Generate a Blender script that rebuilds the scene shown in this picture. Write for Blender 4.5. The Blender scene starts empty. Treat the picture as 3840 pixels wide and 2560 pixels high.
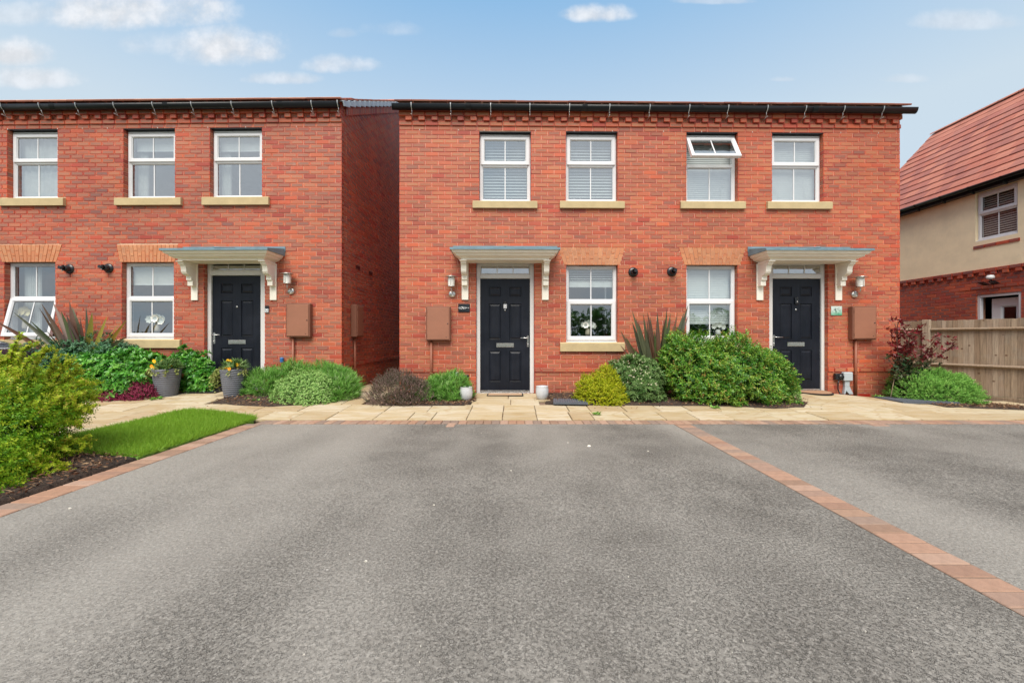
import bpy, bmesh, math, random
import numpy as np
from mathutils import Vector, Matrix
random.seed(7); NR = np.random.RandomState(11)
SC = bpy.context.scene; COL = SC.collection
PI = math.pi
def R(d): return math.radians(d)

# ------------------------------------------------------------------ camera, sky, sun
F = 1543.0            # focal length in pixels of the 3840 px wide photograph
CX, HY = 1920.0, 1268.0
CZ = 1.087            # eye height above the drive
cd = bpy.data.cameras.new('camera'); cam = bpy.data.objects.new('camera', cd); COL.objects.link(cam)
cd.sensor_width = 36.0; cd.lens = F/3840*36.0; cd.shift_y = (HY-1280)/3840.0
cd.clip_start = .05; cd.clip_end = 3000
cam.location = (0, 0, CZ); cam.rotation_euler = (R(90), 0, 0)
SC.camera = cam
SC.view_settings.view_transform = 'Standard'; SC.view_settings.look = 'None'
SC.view_settings.gamma = 1; SC.view_settings.use_curve_mapping = False
EXPO = 1.9
SC.view_settings.exposure = EXPO
SUN_EL, SUN_AZ = 56.0, 190.0          # azimuth clockwise from +Y (north); the sun is behind the camera
SKY_STRENGTH = 0.1
w = bpy.data.worlds.new('World'); SC.world = w; w.use_nodes = True
SC.cycles.max_bounces = 8; SC.cycles.transparent_max_bounces = 16
SC.cycles.use_denoising = True
SC.cycles.caustics_reflective = False; SC.cycles.caustics_refractive = False

def nn(nt, t, **k):
    n = nt.nodes.new(t)
    for a, b in k.items(): setattr(n, a, b)
    return n
def mth(nt, op, a, b=None, c=None, clamp=False):
    n = nt.nodes.new('ShaderNodeMath'); n.operation = op; n.use_clamp = clamp
    for i, v in enumerate((a, b, c)):
        if v is None: continue
        if isinstance(v, (int, float)): n.inputs[i].default_value = v
        else: nt.links.new(v, n.inputs[i])
    return n.outputs[0]
def mixc(nt, f, a, b, mode='MIX'):
    n = nt.nodes.new('ShaderNodeMix'); n.data_type = 'RGBA'; n.blend_type = mode
    for i, v in ((0, f), (6, a), (7, b)):
        if isinstance(v, (int, float)): n.inputs[i].default_value = v
        elif isinstance(v, tuple): n.inputs[i].default_value = (v[0], v[1], v[2], 1)
        else: nt.links.new(v, n.inputs[i])
    return n.outputs[2]
def mrange(nt, v, a, b, c=0.0, d=1.0, smooth=True):
    n = nt.nodes.new('ShaderNodeMapRange'); n.interpolation_type = 'SMOOTHSTEP' if smooth else 'LINEAR'
    nt.links.new(v, n.inputs[0])
    for i, x in zip((1, 2, 3, 4), (a, b, c, d)): n.inputs[i].default_value = x
    return n.outputs[0]
def noise(nt, vec, scale, detail=3, rough=.55, out=0):
    n = nt.nodes.new('ShaderNodeTexNoise'); n.inputs['Scale'].default_value = scale
    n.inputs['Detail'].default_value = detail; n.inputs['Roughness'].default_value = rough
    if vec is not None: nt.links.new(vec, n.inputs['Vector'])
    return n.outputs[out]

# world: Nishita sky, paler towards the horizon, with thin fair weather clouds
nt = w.node_tree; nt.nodes.clear()
wo = nn(nt, 'ShaderNodeOutputWorld'); bg = nn(nt, 'ShaderNodeBackground')
bg.inputs[1].default_value = SKY_STRENGTH
nt.links.new(bg.outputs[0], wo.inputs[0])
sky = nn(nt, 'ShaderNodeTexSky'); sky.sky_type = 'NISHITA'; sky.sun_disc = False
sky.sun_elevation = R(SUN_EL); sky.sun_rotation = R(SUN_AZ)
sky.air_density = 1.0; sky.dust_density = 0.6; sky.ozone_density = 1.3; sky.altitude = 60
geo = nn(nt, 'ShaderNodeTexCoord'); sx = nn(nt, 'ShaderNodeSeparateXYZ'); nt.links.new(geo.outputs['Generated'], sx.inputs[0])
dx, dy, dz = sx.outputs[0], sx.outputs[1], sx.outputs[2]
_f = lambda *c: tuple((((v/255+.055)/1.055)**2.4)/(SKY_STRENGTH*2**EXPO) for v in c)
SKYTOP = _f(122, 180, 226); SKYLOW = _f(204, 222, 236); CLOUD = _f(236, 239, 244)
el = mth(nt, 'ARCSINE', mth(nt, 'MINIMUM', mth(nt, 'MAXIMUM', dz, -1.0), 1.0))
hz = mrange(nt, el, R(23), R(43), 1, 0, False)
skyc = mixc(nt, .12, SKYTOP, sky.outputs[0])
skyc = mixc(nt, hz, skyc, SKYLOW)
# cloud patches live on the plane y = 1 in front, p = (x/y, z/y)
ysafe = mth(nt, 'MAXIMUM', dy, .05)
pxn = mth(nt, 'DIVIDE', dx, ysafe); pzn = mth(nt, 'DIVIDE', dz, ysafe)
cmb = nn(nt, 'ShaderNodeCombineXYZ'); nt.links.new(pxn, cmb.inputs[0]); nt.links.new(pzn, cmb.inputs[1])
nz1 = noise(nt, cmb.outputs[0], 5.0, 6, .58); nz2 = noise(nt, cmb.outputs[0], 17.0, 5, .6)
def cloud(px, py, rx, ry, s, flat=.35):
    u, v = (px-CX)/F, (HY-py)/F
    a = mth(nt, 'DIVIDE', mth(nt, 'SUBTRACT', pxn, u), rx/F)
    q = mth(nt, 'SUBTRACT', pzn, v)
    b = mth(nt, 'MAXIMUM', mth(nt, 'DIVIDE', q, ry/F), mth(nt, 'DIVIDE', q, -ry*flat*1.6/F))
    r = mth(nt, 'ADD', mth(nt, 'MULTIPLY', a, a), mth(nt, 'MULTIPLY', b, b))
    r = mth(nt, 'ADD', r, mth(nt, 'MULTIPLY', mth(nt, 'SUBTRACT', nz1, .5), 4.2))
    r = mth(nt, 'ADD', r, mth(nt, 'MULTIPLY', mth(nt, 'SUBTRACT', nz2, .5), 1.5))
    return mrange(nt, r, 1.45, -.35, 0, s)
cl = None
for c in ((470, 60, 380, 95, 1.0), (800, 195, 250, 95, 1.0), (640, 180, 180, 70, .6), (60, 60, 220, 65, .55), (70, 210, 120, 65, .95),
          (90, 305, 190, 50, .75), (1290, 250, 150, 46, .75), (1060, 300, 130, 32, .65), (2255, 58, 130, 44, .9),
          (3600, 85, 200, 48, .45), (1470, 118, 120, 40, .35), (2680, 5, 160, 20, .4), (2950, 300, 60, 14, .4), (3390, 300, 90, 22, .35), (1290,130,60,26,.25)):
    k = cloud(*c); cl = k if cl is None else mth(nt, 'MAXIMUM', cl, k)
front = mrange(nt, dy, .25, .45)
cl = mth(nt, 'MULTIPLY', cl, front)
vm = nn(nt, 'ShaderNodeVectorMath', operation='DIVIDE')
zs = mth(nt, 'ADD', mth(nt, 'MAXIMUM', dz, 0.0), .12); cz3 = nn(nt, 'ShaderNodeCombineXYZ')
for i in range(3): nt.links.new(zs, cz3.inputs[i])
nt.links.new(geo.outputs['Generated'], vm.inputs[0]); nt.links.new(cz3.outputs[0], vm.inputs[1])
back = mrange(nt, noise(nt, vm.outputs[0], .8, 4, .5), .28, .62, 0, .85)
back = mth(nt, 'MULTIPLY', back, mth(nt, 'SUBTRACT', 1.0, front))
cl = mth(nt, 'MAXIMUM', cl, back)
shade = mrange(nt, nz2, .32, .7, 1.06, .86)
cw = nn(nt, 'ShaderNodeCombineXYZ')
for i, v in enumerate(CLOUD): nt.links.new(mth(nt, 'MULTIPLY', shade, v), cw.inputs[i])
skyc = mixc(nt, cl, skyc, cw.outputs[0])
nt.links.new(skyc, bg.inputs[0])

sl = bpy.data.lights.new('sun', 'SUN'); sl.energy = 1.4; sl.angle = R(48); sl.color = (1, .93, .82)
so = bpy.data.objects.new('sun', sl); COL.objects.link(so)
so.rotation_euler = Vector((math.sin(R(SUN_AZ))*math.cos(R(SUN_EL)), math.cos(R(SUN_AZ))*math.cos(R(SUN_EL)), math.sin(R(SUN_EL)))).to_track_quat('Z', 'Y').to_euler()
so.location = (0, -20, 30)

# ------------------------------------------------------------------ pixel <-> place helpers
def G(x, y):
    """ground height"""
    def lerp(a, b, t): return a+(b-a)*min(1, max(0, t))
    d = .0067*max(min(y, 5.25), -8)
    if x < -3.4: b = .155
    elif x < 5.5: b = lerp(.155, .128, (x+3.4)/2)
    elif x < 6.8: b = lerp(.128, .03, (x-5.5)/1.0)
    else: b = lerp(.03, -.10, (x-6.8)/1.8)
    if y <= 5.25: return d
    t = min(1, (y-5.25)/1.85)
    return lerp(.0067*5.25, b, t)
def ray(px, py, Y): return ((px-CX)/F*Y, Y, CZ+(HY-py)/F*Y)
def gnd(px, py):
    z = 0.05
    for _ in range(20):
        Y = (CZ-z)*F/(py-HY); z = .5*z+.5*G((px-CX)/F*Y, Y)
    return ((px-CX)/F*Y, Y)
class Frame:
    """a facade: local x runs along it to the right, local y into the building"""
    def __init__(s, ox, oy, slope):
        s.ox, s.oy, s.a = ox, oy, math.atan(slope); s.c, s.s = math.cos(s.a), math.sin(s.a)
    def hit(s, px, py, d=0.0):
        rx = (px-CX)/F
        x = (rx*(s.oy+d*s.c)-s.ox+d*s.s)/(s.c-rx*s.s)
        t = s.oy+x*s.s+d*s.c
        return x, CZ+(HY-py)/F*t
    def X(s, px, d=0.0): return s.hit(px, HY, d)[0]
    def Z(s, px, py, d=0.0): return s.hit(px, py, d)[1]
    def world(s, x, y, z): return (s.ox+x*s.c-y*s.s, s.oy+x*s.s+y*s.c, z)

# ------------------------------------------------------------------ materials
def lin(r, g, b):
    f = lambda c: (c/255/12.92) if c/255 <= .04045 else ((c/255+.055)/1.055)**2.4
    return (f(r), f(g), f(b))
MATS = {}
def mat(name, col=(.5, .5, .5), rough=.6, metal=0.0, spec=.5, var=0.0, vscale=8.0, bump=0.0, bscale=60.0, col2=None, coord='Object', stretch=None):
    if name in MATS: return MATS[name]
    m = bpy.data.materials.new(name); m.use_nodes = True; nt = m.node_tree
    b = nt.nodes['Principled BSDF']; b.inputs['Roughness'].default_value = rough; b.inputs['Metallic'].default_value = metal
    b.inputs['Specular IOR Level'].default_value = spec
    tc = nn(nt, 'ShaderNodeTexCoord'); vec = tc.outputs[coord]
    if stretch:
        mp = nn(nt, 'ShaderNodeMapping'); mp.inputs['Scale'].default_value = stretch; nt.links.new(vec, mp.inputs[0]); vec = mp.outputs[0]
    if var or col2:
        c2 = col2 or tuple(c*(1-var) for c in col); c1 = col if col2 else tuple(min(1, c*(1+var)) for c in col)
        f = mrange(nt, noise(nt, vec, vscale, 5, .65), .3, .7)
        nt.links.new(mixc(nt, f, c1, c2), b.inputs['Base Color'])
    else: b.inputs['Base Color'].default_value = (*col, 1)
    if bump:
        bp = nn(nt, 'ShaderNodeBump'); bp.inputs['Strength'].default_value = bump; bp.inputs['Distance'].default_value = .004
        nt.links.new(noise(nt, vec, bscale, 4, .6), bp.inputs['Height']); nt.links.new(bp.outputs[0], b.inputs['Normal'])
    MATS[name] = m; return m

def brick_mat(name, rims, centres, amount=1.0, wear=1.0):
    """each brick: fired red arris around a browner drag-faced middle; colours picked by the brick's own random numbers"""
    m = bpy.data.materials.new(name); m.use_nodes = True; nt = m.node_tree; b = nt.nodes['Principled BSDF']
    b.inputs['Roughness'].default_value = .58; b.inputs['Specular IOR Level'].default_value = .5
    at = nn(nt, 'ShaderNodeAttribute', attribute_name='rnd'); sp = nn(nt, 'ShaderNodeSeparateColor'); nt.links.new(at.outputs['Color'], sp.inputs[0])
    r1, r2, ln = sp.outputs[0], sp.outputs[1], sp.outputs[2]
    uv = nn(nt, 'ShaderNodeUVMap', uv_map='UVMap'); su = nn(nt, 'ShaderNodeSeparateXYZ'); nt.links.new(uv.outputs[0], su.inputs[0])
    L = mth(nt, 'MULTIPLY', ln, .3)
    du = mth(nt, 'MULTIPLY', mth(nt, 'MINIMUM', su.outputs[0], mth(nt, 'SUBTRACT', 1.0, su.outputs[0])), L)
    dv = mth(nt, 'MULTIPLY', mth(nt, 'MINIMUM', su.outputs[1], mth(nt, 'SUBTRACT', 1.0, su.outputs[1])), .065)
    tc = nn(nt, 'ShaderNodeTexCoord'); geo = nn(nt, 'ShaderNodeNewGeometry'); pos = geo.outputs['Position']
    n1 = noise(nt, pos, 28, 4, .6); n2 = noise(nt, pos, 150, 3, .7)
    # rounded distance to the arris
    d = mth(nt, 'MINIMUM', mth(nt, 'MULTIPLY', du, .62), dv)
    d = mth(nt, 'ADD', d, mth(nt, 'MULTIPLY', mth(nt, 'SUBTRACT', n1, .5), .014))
    msk = mrange(nt, d, .0075, .0125)
    amt = mrange(nt, r1, .0, .28, .05, .9)
    msk = mth(nt, 'MULTIPLY', mth(nt, 'MULTIPLY', msk, amt), amount)
    def ramp(cols, fac):
        r = nn(nt, 'ShaderNodeValToRGB'); e = r.color_ramp.elements
        while len(e) < len(cols): e.new(.5)
        for i, c in enumerate(cols): e[i].position = i/(len(cols)-1); e[i].color = (*c, 1)
        nt.links.new(fac, r.inputs[0]); return r.outputs[0]
    rim = ramp(rims, r2)
    cen = ramp(centres, mth(nt, 'FRACT', mth(nt, 'ADD', mth(nt, 'MULTIPLY', r1, 3.7), mth(nt, 'MULTIPLY', r2, 2.3))))
    c = mixc(nt, msk, rim, cen)
    c = mixc(nt, mrange(nt, n2, .35, .75, 0, .35), c, mixc(nt, .5, c, (.16, .1, .08)))
    blot = mrange(nt, noise(nt, pos, 9, 5, .7), .56, .75, 0, .3*wear)
    c = mixc(nt, blot, c, mixc(nt, .6, c, (.30, .24, .2)))
    spz = nn(nt, 'ShaderNodeSeparateXYZ'); nt.links.new(pos, spz.inputs[0])       # splashed soil just above the ground
    dirt = mth(nt, 'MULTIPLY', mrange(nt, spz.outputs[2], .55, .08), mrange(nt, noise(nt, pos, 3.2, 5, .7), .35, .7, .0, .45)); c = mixc(nt, dirt, c, (.13, .085, .06))
    efl = mth(nt, 'MULTIPLY', mrange(nt, noise(nt, pos, 1.1, 3, .5), .58, .72), mrange(nt, noise(nt, pos, 16, 4, .7), .5, .72, 0, .35)); c = mixc(nt, efl, c, (.5, .38, .31))
    big = mrange(nt, noise(nt, pos, .7, 3, .6), .3, .7, .88, 1.10)
    c = mixc(nt, 1.0, c, big, 'MULTIPLY')
    nt.links.new(c, b.inputs['Base Color'])
    bp = nn(nt, 'ShaderNodeBump'); bp.inputs['Strength'].default_value = .5; bp.inputs['Distance'].default_value = .004
    h = mth(nt, 'ADD', n2, mth(nt, 'MULTIPLY', mrange(nt, dv, 0, .004), .8)); nt.links.new(h, bp.inputs['Height']); nt.links.new(bp.outputs[0], b.inputs['Normal'])
    return m
def leaf_mat(name, cols, rough=.5, trans=.25, spec=.3):
    m = bpy.data.materials.new(name); m.use_nodes = True; nt = m.node_tree; b = nt.nodes['Principled BSDF']
    b.inputs['Roughness'].default_value = rough; b.inputs['Specular IOR Level'].default_value = spec
    at = nn(nt, 'ShaderNodeAttribute', attribute_name='rnd'); sp = nn(nt, 'ShaderNodeSeparateColor'); nt.links.new(at.outputs['Color'], sp.inputs[0])
    r = nn(nt, 'ShaderNodeValToRGB'); e = r.color_ramp.elements
    while len(e) < len(cols): e.new(.5)
    for i, c in enumerate(cols): e[i].position = i/(len(cols)-1); e[i].color = (*c, 1)
    nt.links.new(sp.outputs[0], r.inputs[0])
    c = mixc(nt, 1.0, r.outputs[0], mrange(nt, sp.outputs[1], 0, 1, .72, 1.2, False), 'MULTIPLY')
    nt.links.new(c, b.inputs['Base Color'])
    tr = nn(nt, 'ShaderNodeBsdfTranslucent'); nt.links.new(c, tr.inputs[0])
    mx = nn(nt, 'ShaderNodeMixShader'); mx.inputs[0].default_value = trans
    nt.links.new(b.outputs[0], mx.inputs[1]); nt.links.new(tr.outputs[0], mx.inputs[2])
    nt.links.new(mx.outputs[0], nt.nodes['Material Output'].inputs[0])
    return m
def glass_mat(name, refl=.3, tint=(.90, .95, .95)):
    m = bpy.data.materials.new(name); m.use_nodes = True; nt = m.node_tree; nt.nodes.remove(nt.nodes['Principled BSDF'])
    g = nn(nt, 'ShaderNodeBsdfGlossy'); g.inputs['Roughness'].default_value = .015; g.inputs[0].default_value = (.93, .97, 1, 1)
    t = nn(nt, 'ShaderNodeBsdfTransparent'); t.inputs[0].default_value = (*tint, 1)
    ge = nn(nt, 'ShaderNodeNewGeometry'); dp = nn(nt, 'ShaderNodeVectorMath', operation='DOT_PRODUCT'); nt.links.new(ge.outputs['Incoming'], dp.inputs[0]); nt.links.new(ge.outputs['Normal'], dp.inputs[1])
    gz = mth(nt, 'POWER', mth(nt, 'SUBTRACT', 1.0, mth(nt, 'ABSOLUTE', dp.outputs['Value'])), 4.0)
    tc = nn(nt, 'ShaderNodeTexCoord'); bp = nn(nt, 'ShaderNodeBump'); bp.inputs['Strength'].default_value = .06; bp.inputs['Distance'].default_value = .02
    nt.links.new(noise(nt, tc.outputs['Object'], 3.0, 2), bp.inputs['Height']); nt.links.new(bp.outputs[0], g.inputs['Normal'])
    f = mth(nt, 'ADD', mth(nt, 'MULTIPLY', gz, .8), refl, clamp=True)
    mx = nn(nt, 'ShaderNodeMixShader'); nt.links.new(f, mx.inputs[0]); nt.links.new(t.outputs[0], mx.inputs[1]); nt.links.new(g.outputs[0], mx.inputs[2])
    nt.links.new(mx.outputs[0], nt.nodes['Material Output'].inputs[0]); return m

# ------------------------------------------------------------------ mesh helpers
class MB:
    def __init__(s): s.v = []; s.f = []; s.c = []; s.uv = []; s.sm = []
    def face(s, pts, col=None, uv=None, smooth=False):
        i = len(s.v); s.v += [tuple(p) for p in pts]; s.f.append(tuple(range(i, i+len(pts))))
        s.c.append(col); s.uv.append(uv); s.sm.append(smooth)
    def grid(s, rows, closed=False, smooth=True, col=None, caps=False):
        """rows: equal-length lists of points"""
        i0 = len(s.v); n = len(rows[0])
        for r in rows: s.v += [tuple(p) for p in r]
        for a in range(len(rows)-1):
            for b in range(n if closed else n-1):
                b2 = (b+1) % n
                s.f.append((i0+a*n+b, i0+a*n+b2, i0+(a+1)*n+b2, i0+(a+1)*n+b)); s.c.append(col); s.uv.append(None); s.sm.append(smooth)
        if caps:
            for a, rev in ((0, True), (len(rows)-1, False)):
                idx = [i0+a*n+b for b in range(n)]
                s.f.append(tuple(reversed(idx)) if rev else tuple(idx)); s.c.append(col); s.uv.append(None); s.sm.append(False)
    def box(s, x0, x1, y0, y1, z0, z1, col=None, bev=0.0):
        if x0 > x1: x0, x1 = x1, x0
        if y0 > y1: y0, y1 = y1, y0
        if z0 > z1: z0, z1 = z1, z0
        if bev <= 0:
            P = [(x0,y0,z0),(x1,y0,z0),(x1,y1,z0),(x0,y1,z0),(x0,y0,z1),(x1,y0,z1),(x1,y1,z1),(x0,y1,z1)]
            i = len(s.v); s.v += P
            for q in ((0,1,5,4),(1,2,6,5),(2,3,7,6),(3,0,4,7),(4,5,6,7),(3,2,1,0)):
                s.f.append(tuple(i+k for k in q)); s.c.append(col); s.uv.append([(0,0),(1,0),(1,1),(0,1)]); s.sm.append(False)
        else:
            b = min(bev, (x1-x0)*.45, (y1-y0)*.45, (z1-z0)*.45)
            rows = []
            for z, i_ in ((z0, b), (z0+b, 0), (z1-b, 0), (z1, b)):
                rows.append([(x0+i_, y0+i_+ (b if i_==0 else 0), z), (x0+i_+(b if i_==0 else 0), y0+i_, z), (x1-i_-(b if i_==0 else 0), y0+i_, z), (x1-i_, y0+i_+(b if i_==0 else 0), z),
                             (x1-i_, y1-i_-(b if i_==0 else 0), z), (x1-i_-(b if i_==0 else 0), y1-i_, z), (x0+i_+(b if i_==0 else 0), y1-i_, z), (x0+i_, y1-i_-(b if i_==0 else 0), z)])
            s.grid(rows, True, False, col, True)
    def tube(s, pts, r, n=8, col=None, caps=True, smooth=True):
        pts = [Vector(p) for p in pts]; rows = []
        rr = r if isinstance(r, (list, tuple)) else [r]*len(pts)
        up = None
        for i, p in enumerate(pts):
            d = (pts[min(i+1, len(pts)-1)]-pts[max(i-1, 0)]).normalized()
            if up is None: up = d.orthogonal().normalized()
            up = (up-d*up.dot(d)); up = up.normalized() if up.length > 1e-6 else d.orthogonal().normalized()
            sd = d.cross(up)
            rows.append([p+up*math.cos(2*PI*k/n)*rr[i]+sd*math.sin(2*PI*k/n)*rr[i] for k in range(n)])
        s.grid(rows, True, smooth, col, caps)
    def lathe(s, prof, n=24, c=(0, 0, 0), axis='z', col=None, smooth=True, caps=False):
        rows = []
        for r, h in prof:
            if axis == 'z': rows.append([(c[0]+r*math.cos(2*PI*k/n), c[1]+r*math.sin(2*PI*k/n), c[2]+h) for k in range(n)])
            else: rows.append([(c[0]+r*math.cos(2*PI*k/n), c[1]-h, c[2]+r*math.sin(2*PI*k/n)) for k in range(n)])
        s.grid(rows, True, smooth, col, caps)
    def prism(s, poly, x0, x1, axis='x', smooth=False):
        """poly in (a,b); extruded. axis x: (a,b)=(y,z); axis z: (x,y); axis y: (x,z)"""
        def P(a, b, t): return {'x': (t, a, b), 'y': (a, t, b), 'z': (a, b, t)}[axis]
        s.grid([[P(a, b, x0) for a, b in poly], [P(a, b, x1) for a, b in poly]], True, smooth, None, True)
    def build(s, name, m, parent=None, loc=None, recalc=True):
        me = bpy.data.meshes.new(name); me.from_pydata(s.v, [], s.f)
        if any(c is not None for c in s.c):
            ca = me.color_attributes.new('rnd', 'FLOAT_COLOR', 'CORNER'); a = []
            for f, c in zip(s.f, s.c): a += list((*(c or (.5, .5, .7)), 1)[:4])*len(f)
            ca.data.foreach_set('color', a)
        if any(u is not None for u in s.uv):
            ul = me.uv_layers.new(name='UVMap'); a = []
            for f, u in zip(s.f, s.uv):
                u = u if (u and len(u) == len(f)) else [(.5, .5)]*len(f)
                for q in u: a += [q[0], q[1]]
            ul.data.foreach_set('uv', a)
        me.polygons.foreach_set('use_smooth', s.sm)
        me.materials.append(m)
        if recalc:
            bm = bmesh.new(); bm.from_mesh(me); bmesh.ops.recalc_face_normals(bm, faces=bm.faces); bm.to_mesh(me); bm.free()
        me.update()
        return link(name, me, parent, loc)
def link(name, me, parent=None, loc=None):
    o = bpy.data.objects.new(name, me); COL.objects.link(o)
    if parent is not None: o.parent = parent
    if loc is not None: o.location = loc
    return o
def tag(o, label=None, cat=None, group=None, kind=None):
    if label: o['label'] = label
    if cat: o['category'] = cat
    if group: o['group'] = group
    if kind: o['kind'] = kind
    return o
def thing(name, label, cat, loc=(0, 0, 0), rz=0.0, group=None):
    o = bpy.data.objects.new(name, None); COL.objects.link(o); o.location = loc; o.rotation_euler = (0, 0, rz); o.empty_display_size = .1
    return tag(o, label, cat, group)
def copy_tree(o, parent=None):
    c = o.copy(); COL.objects.link(c); c.parent = parent
    for ch in list(o.children): copy_tree(ch, c)
    return c
def holes(mb, x0, x1, z0, z1, ops, y):
    """flat sheet at depth y with rectangular holes"""
    xs = sorted({x0, x1, *[min(max(v, x0), x1) for o in ops for v in o[:2]]}); zs = sorted({z0, z1, *[min(max(v, z0), z1) for o in ops for v in o[2:4]]})
    for i in range(len(xs)-1):
        for j in range(len(zs)-1):
            cx, cz = (xs[i]+xs[i+1])/2, (zs[j]+zs[j+1])/2
            if any(o[0] < cx < o[1] and o[2] < cz < o[3] for o in ops): continue
            mb.face([(xs[i], y, zs[j]), (xs[i+1], y, zs[j]), (xs[i+1], y, zs[j+1]), (xs[i], y, zs[j+1])])

# leaves, many at once
def np_mesh(name, V, Fq, mats, parent=None, col=None, loc=None):
    me = bpy.data.meshes.new(name); nf, k = Fq.shape
    me.vertices.add(len(V)); me.vertices.foreach_set('co', V.astype(np.float32).ravel())
    me.loops.add(nf*k); me.loops.foreach_set('vertex_index', Fq.astype(np.int32).ravel())
    me.polygons.add(nf); me.polygons.foreach_set('loop_start', np.arange(0, nf*k, k, dtype=np.int32))
    me.update(calc_edges=True)
    if col is not None:
        ca = me.color_attributes.new('rnd', 'FLOAT_COLOR', 'CORNER')
        c4 = np.ones((nf, k, 4), np.float32); c4[:, :, :3] = col[:, None, :]; ca.data.foreach_set('color', c4.ravel())
    me.materials.append(mats); me.validate()
    return link(name, me, parent, loc)
def unit(a): return a/np.maximum(np.linalg.norm(a, axis=-1, keepdims=True), 1e-9)
def leaves(A, D, n, L, W, spread, along=0.0, jit=.25, fold=.25, lv=.3, shape='oval'):
    """A anchors (N,3), D axes (N,3): n leaves each; returns vertices, quads, colour"""
    N = len(A); A = np.repeat(A, n, 0); D = unit(np.repeat(D, n, 0)); k = np.tile(np.arange(n), N)
    rv = unit(NR.normal(size=A.shape)); S = unit(np.cross(D, rv)); T = np.cross(D, S)
    ph = k*2.39996+np.repeat(NR.rand(N)*6.28, n)+NR.normal(size=N*n)*.3
    S0 = np.repeat(unit(np.cross(D[::n], rv[::n])), n, 0); T0 = np.cross(D, S0)
    per = S0*np.cos(ph)[:, None]+T0*np.sin(ph)[:, None]
    sp = spread*(1+NR.normal(size=N*n)*jit)
    dirn = unit(D*np.cos(sp)[:, None]+per*np.sin(sp)[:, None])
    P = A+D*(along*((k+.5)/n))[:, None]
    ll = L*(1+NR.uniform(-lv, lv, N*n)); ww = W*(1+NR.uniform(-lv, lv, N*n)*.6)
    side = unit(np.cross(dirn, D)+.15*rv); nor = np.cross(side, dirn)
    m = .5 if shape == 'oval' else .35
    V = np.empty((N*n, 4, 3)); V[:, 0] = P
    V[:, 1] = P+dirn*(ll*m)[:, None]+side*(ww/2)[:, None]+nor*(ww*fold)[:, None]
    V[:, 2] = P+dirn*ll[:, None]-nor*(ll*.1)[:, None]
    V[:, 3] = P+dirn*(ll*m)[:, None]-side*(ww/2)[:, None]+nor*(ww*fold)[:, None]
    return V.reshape(-1, 3), np.arange(N*n*4).reshape(-1, 4)
def blob_anchors(blobs, n, depth=.25, lump=.12, low=-.35, freq=5.0):
    """points near the skin of a union of ellipsoids (cx,cy,cz,rx,ry,rz)"""
    ar = np.array([b[3]*b[4]+b[3]*b[5]+b[4]*b[5] for b in blobs]); ar = ar/ar.sum()
    ctr = np.array([b[:3] for b in blobs]); rad = np.array([b[3:6] for b in blobs])
    PP, DD, CC = [], [], []
    tot = 0
    while tot < n:
        m = n*2; bi = NR.choice(len(blobs), m, p=ar); d = unit(NR.normal(size=(m, 3)))
        ok = d[:, 2] > low; bi, d = bi[ok], d[ok]
        ph = bi*1.7
        lp = 1+lump*(np.sin(d[:, 0]*freq+ph)*np.sin(d[:, 1]*freq*1.1+ph*2)+.8*np.sin(d[:, 2]*freq*1.3+d[:, 0]*freq*.9+ph)+.5*np.sin(d[:, 0]*freq*2.7+ph)*np.cos(d[:, 1]*freq*2.3+d[:, 2]*freq*3))
        t = 1-depth*NR.rand(len(d))**1.6
        P = ctr[bi]+d*rad[bi]*(lp*t)[:, None]
        keep = np.ones(len(P), bool)
        for j in range(len(blobs)):
            q = np.linalg.norm((P-ctr[j])/rad[j], axis=1); keep &= ~((q < .72) & (bi != j))
        P, d, b2 = P[keep], unit(d[keep]/rad[bi[keep]]), bi[keep]
        PP.append(P); DD.append(d); CC.append(b2); tot += len(P)
    return np.concatenate(PP)[:n], np.concatenate(DD)[:n], np.concatenate(CC)[:n]
def colours(N, n, lo=0.0, hi=1.0, clump=.6):
    """one colour number per leaf, alike inside a sprig"""
    a = np.repeat(NR.rand(N), n); b = NR.rand(N*n)
    return np.stack([lo+(hi-lo)*np.clip(a*clump+b*(1-clump), 0, 1), NR.rand(N*n), np.zeros(N*n)], 1)
def drop_low(V, Fq, C, g=.01):
    """forget leaves that dive under the ground"""
    q = V.reshape(-1, 4, 3); ok = q[:, :, 2].min(1) > np.array([G(x, y) for x, y in q[:, 0, :2]])+g if len(q) < 250000 else np.ones(len(q), bool)
    q = q[ok]; return q.reshape(-1, 3), np.arange(len(q)*4).reshape(-1, 4), C[ok]
# ------------------------------------------------------------------ material library
M = {}
RIMS = [lin(182, 70, 46), lin(192, 82, 52), lin(200, 94, 56), lin(178, 68, 48), lin(158, 56, 42)]
CENS = [lin(178, 126, 90), lin(168, 112, 78), lin(142, 104, 82), lin(182, 116, 76), lin(124, 96, 80), lin(170, 104, 70), lin(174, 124, 88), lin(150, 112, 86)]
M['brick_right'] = brick_mat('brick_right', RIMS, CENS, .8, .5)
M['brick_left'] = brick_mat('brick_left', RIMS, [lin(174, 120, 92), lin(156, 110, 88), lin(132, 100, 86), lin(178, 116, 86), lin(118, 92, 84), lin(164, 116, 90)], .9, 1.0)
M['brick_far'] = brick_mat('brick_far', RIMS, [lin(160, 92, 74), lin(120, 88, 82), lin(110, 84, 80), lin(172, 90, 70)], .9, .7)
M['brick_arch'] = brick_mat('brick_arch', [lin(202, 132, 88), lin(196, 120, 80), lin(208, 144, 102)], [lin(200, 142, 102), lin(176, 122, 90), lin(192, 124, 84)], .9, .7)
mat('mortar', lin(214, 178, 152), .95, var=.2, vscale=5, bump=.6, bscale=200)
mat('mortar_red', lin(190, 140, 114), .95, var=.2, vscale=5, bump=.6, bscale=200)
mat('upvc', (.74, .74, .76), .28, spec=.5, var=.03, vscale=4)
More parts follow.
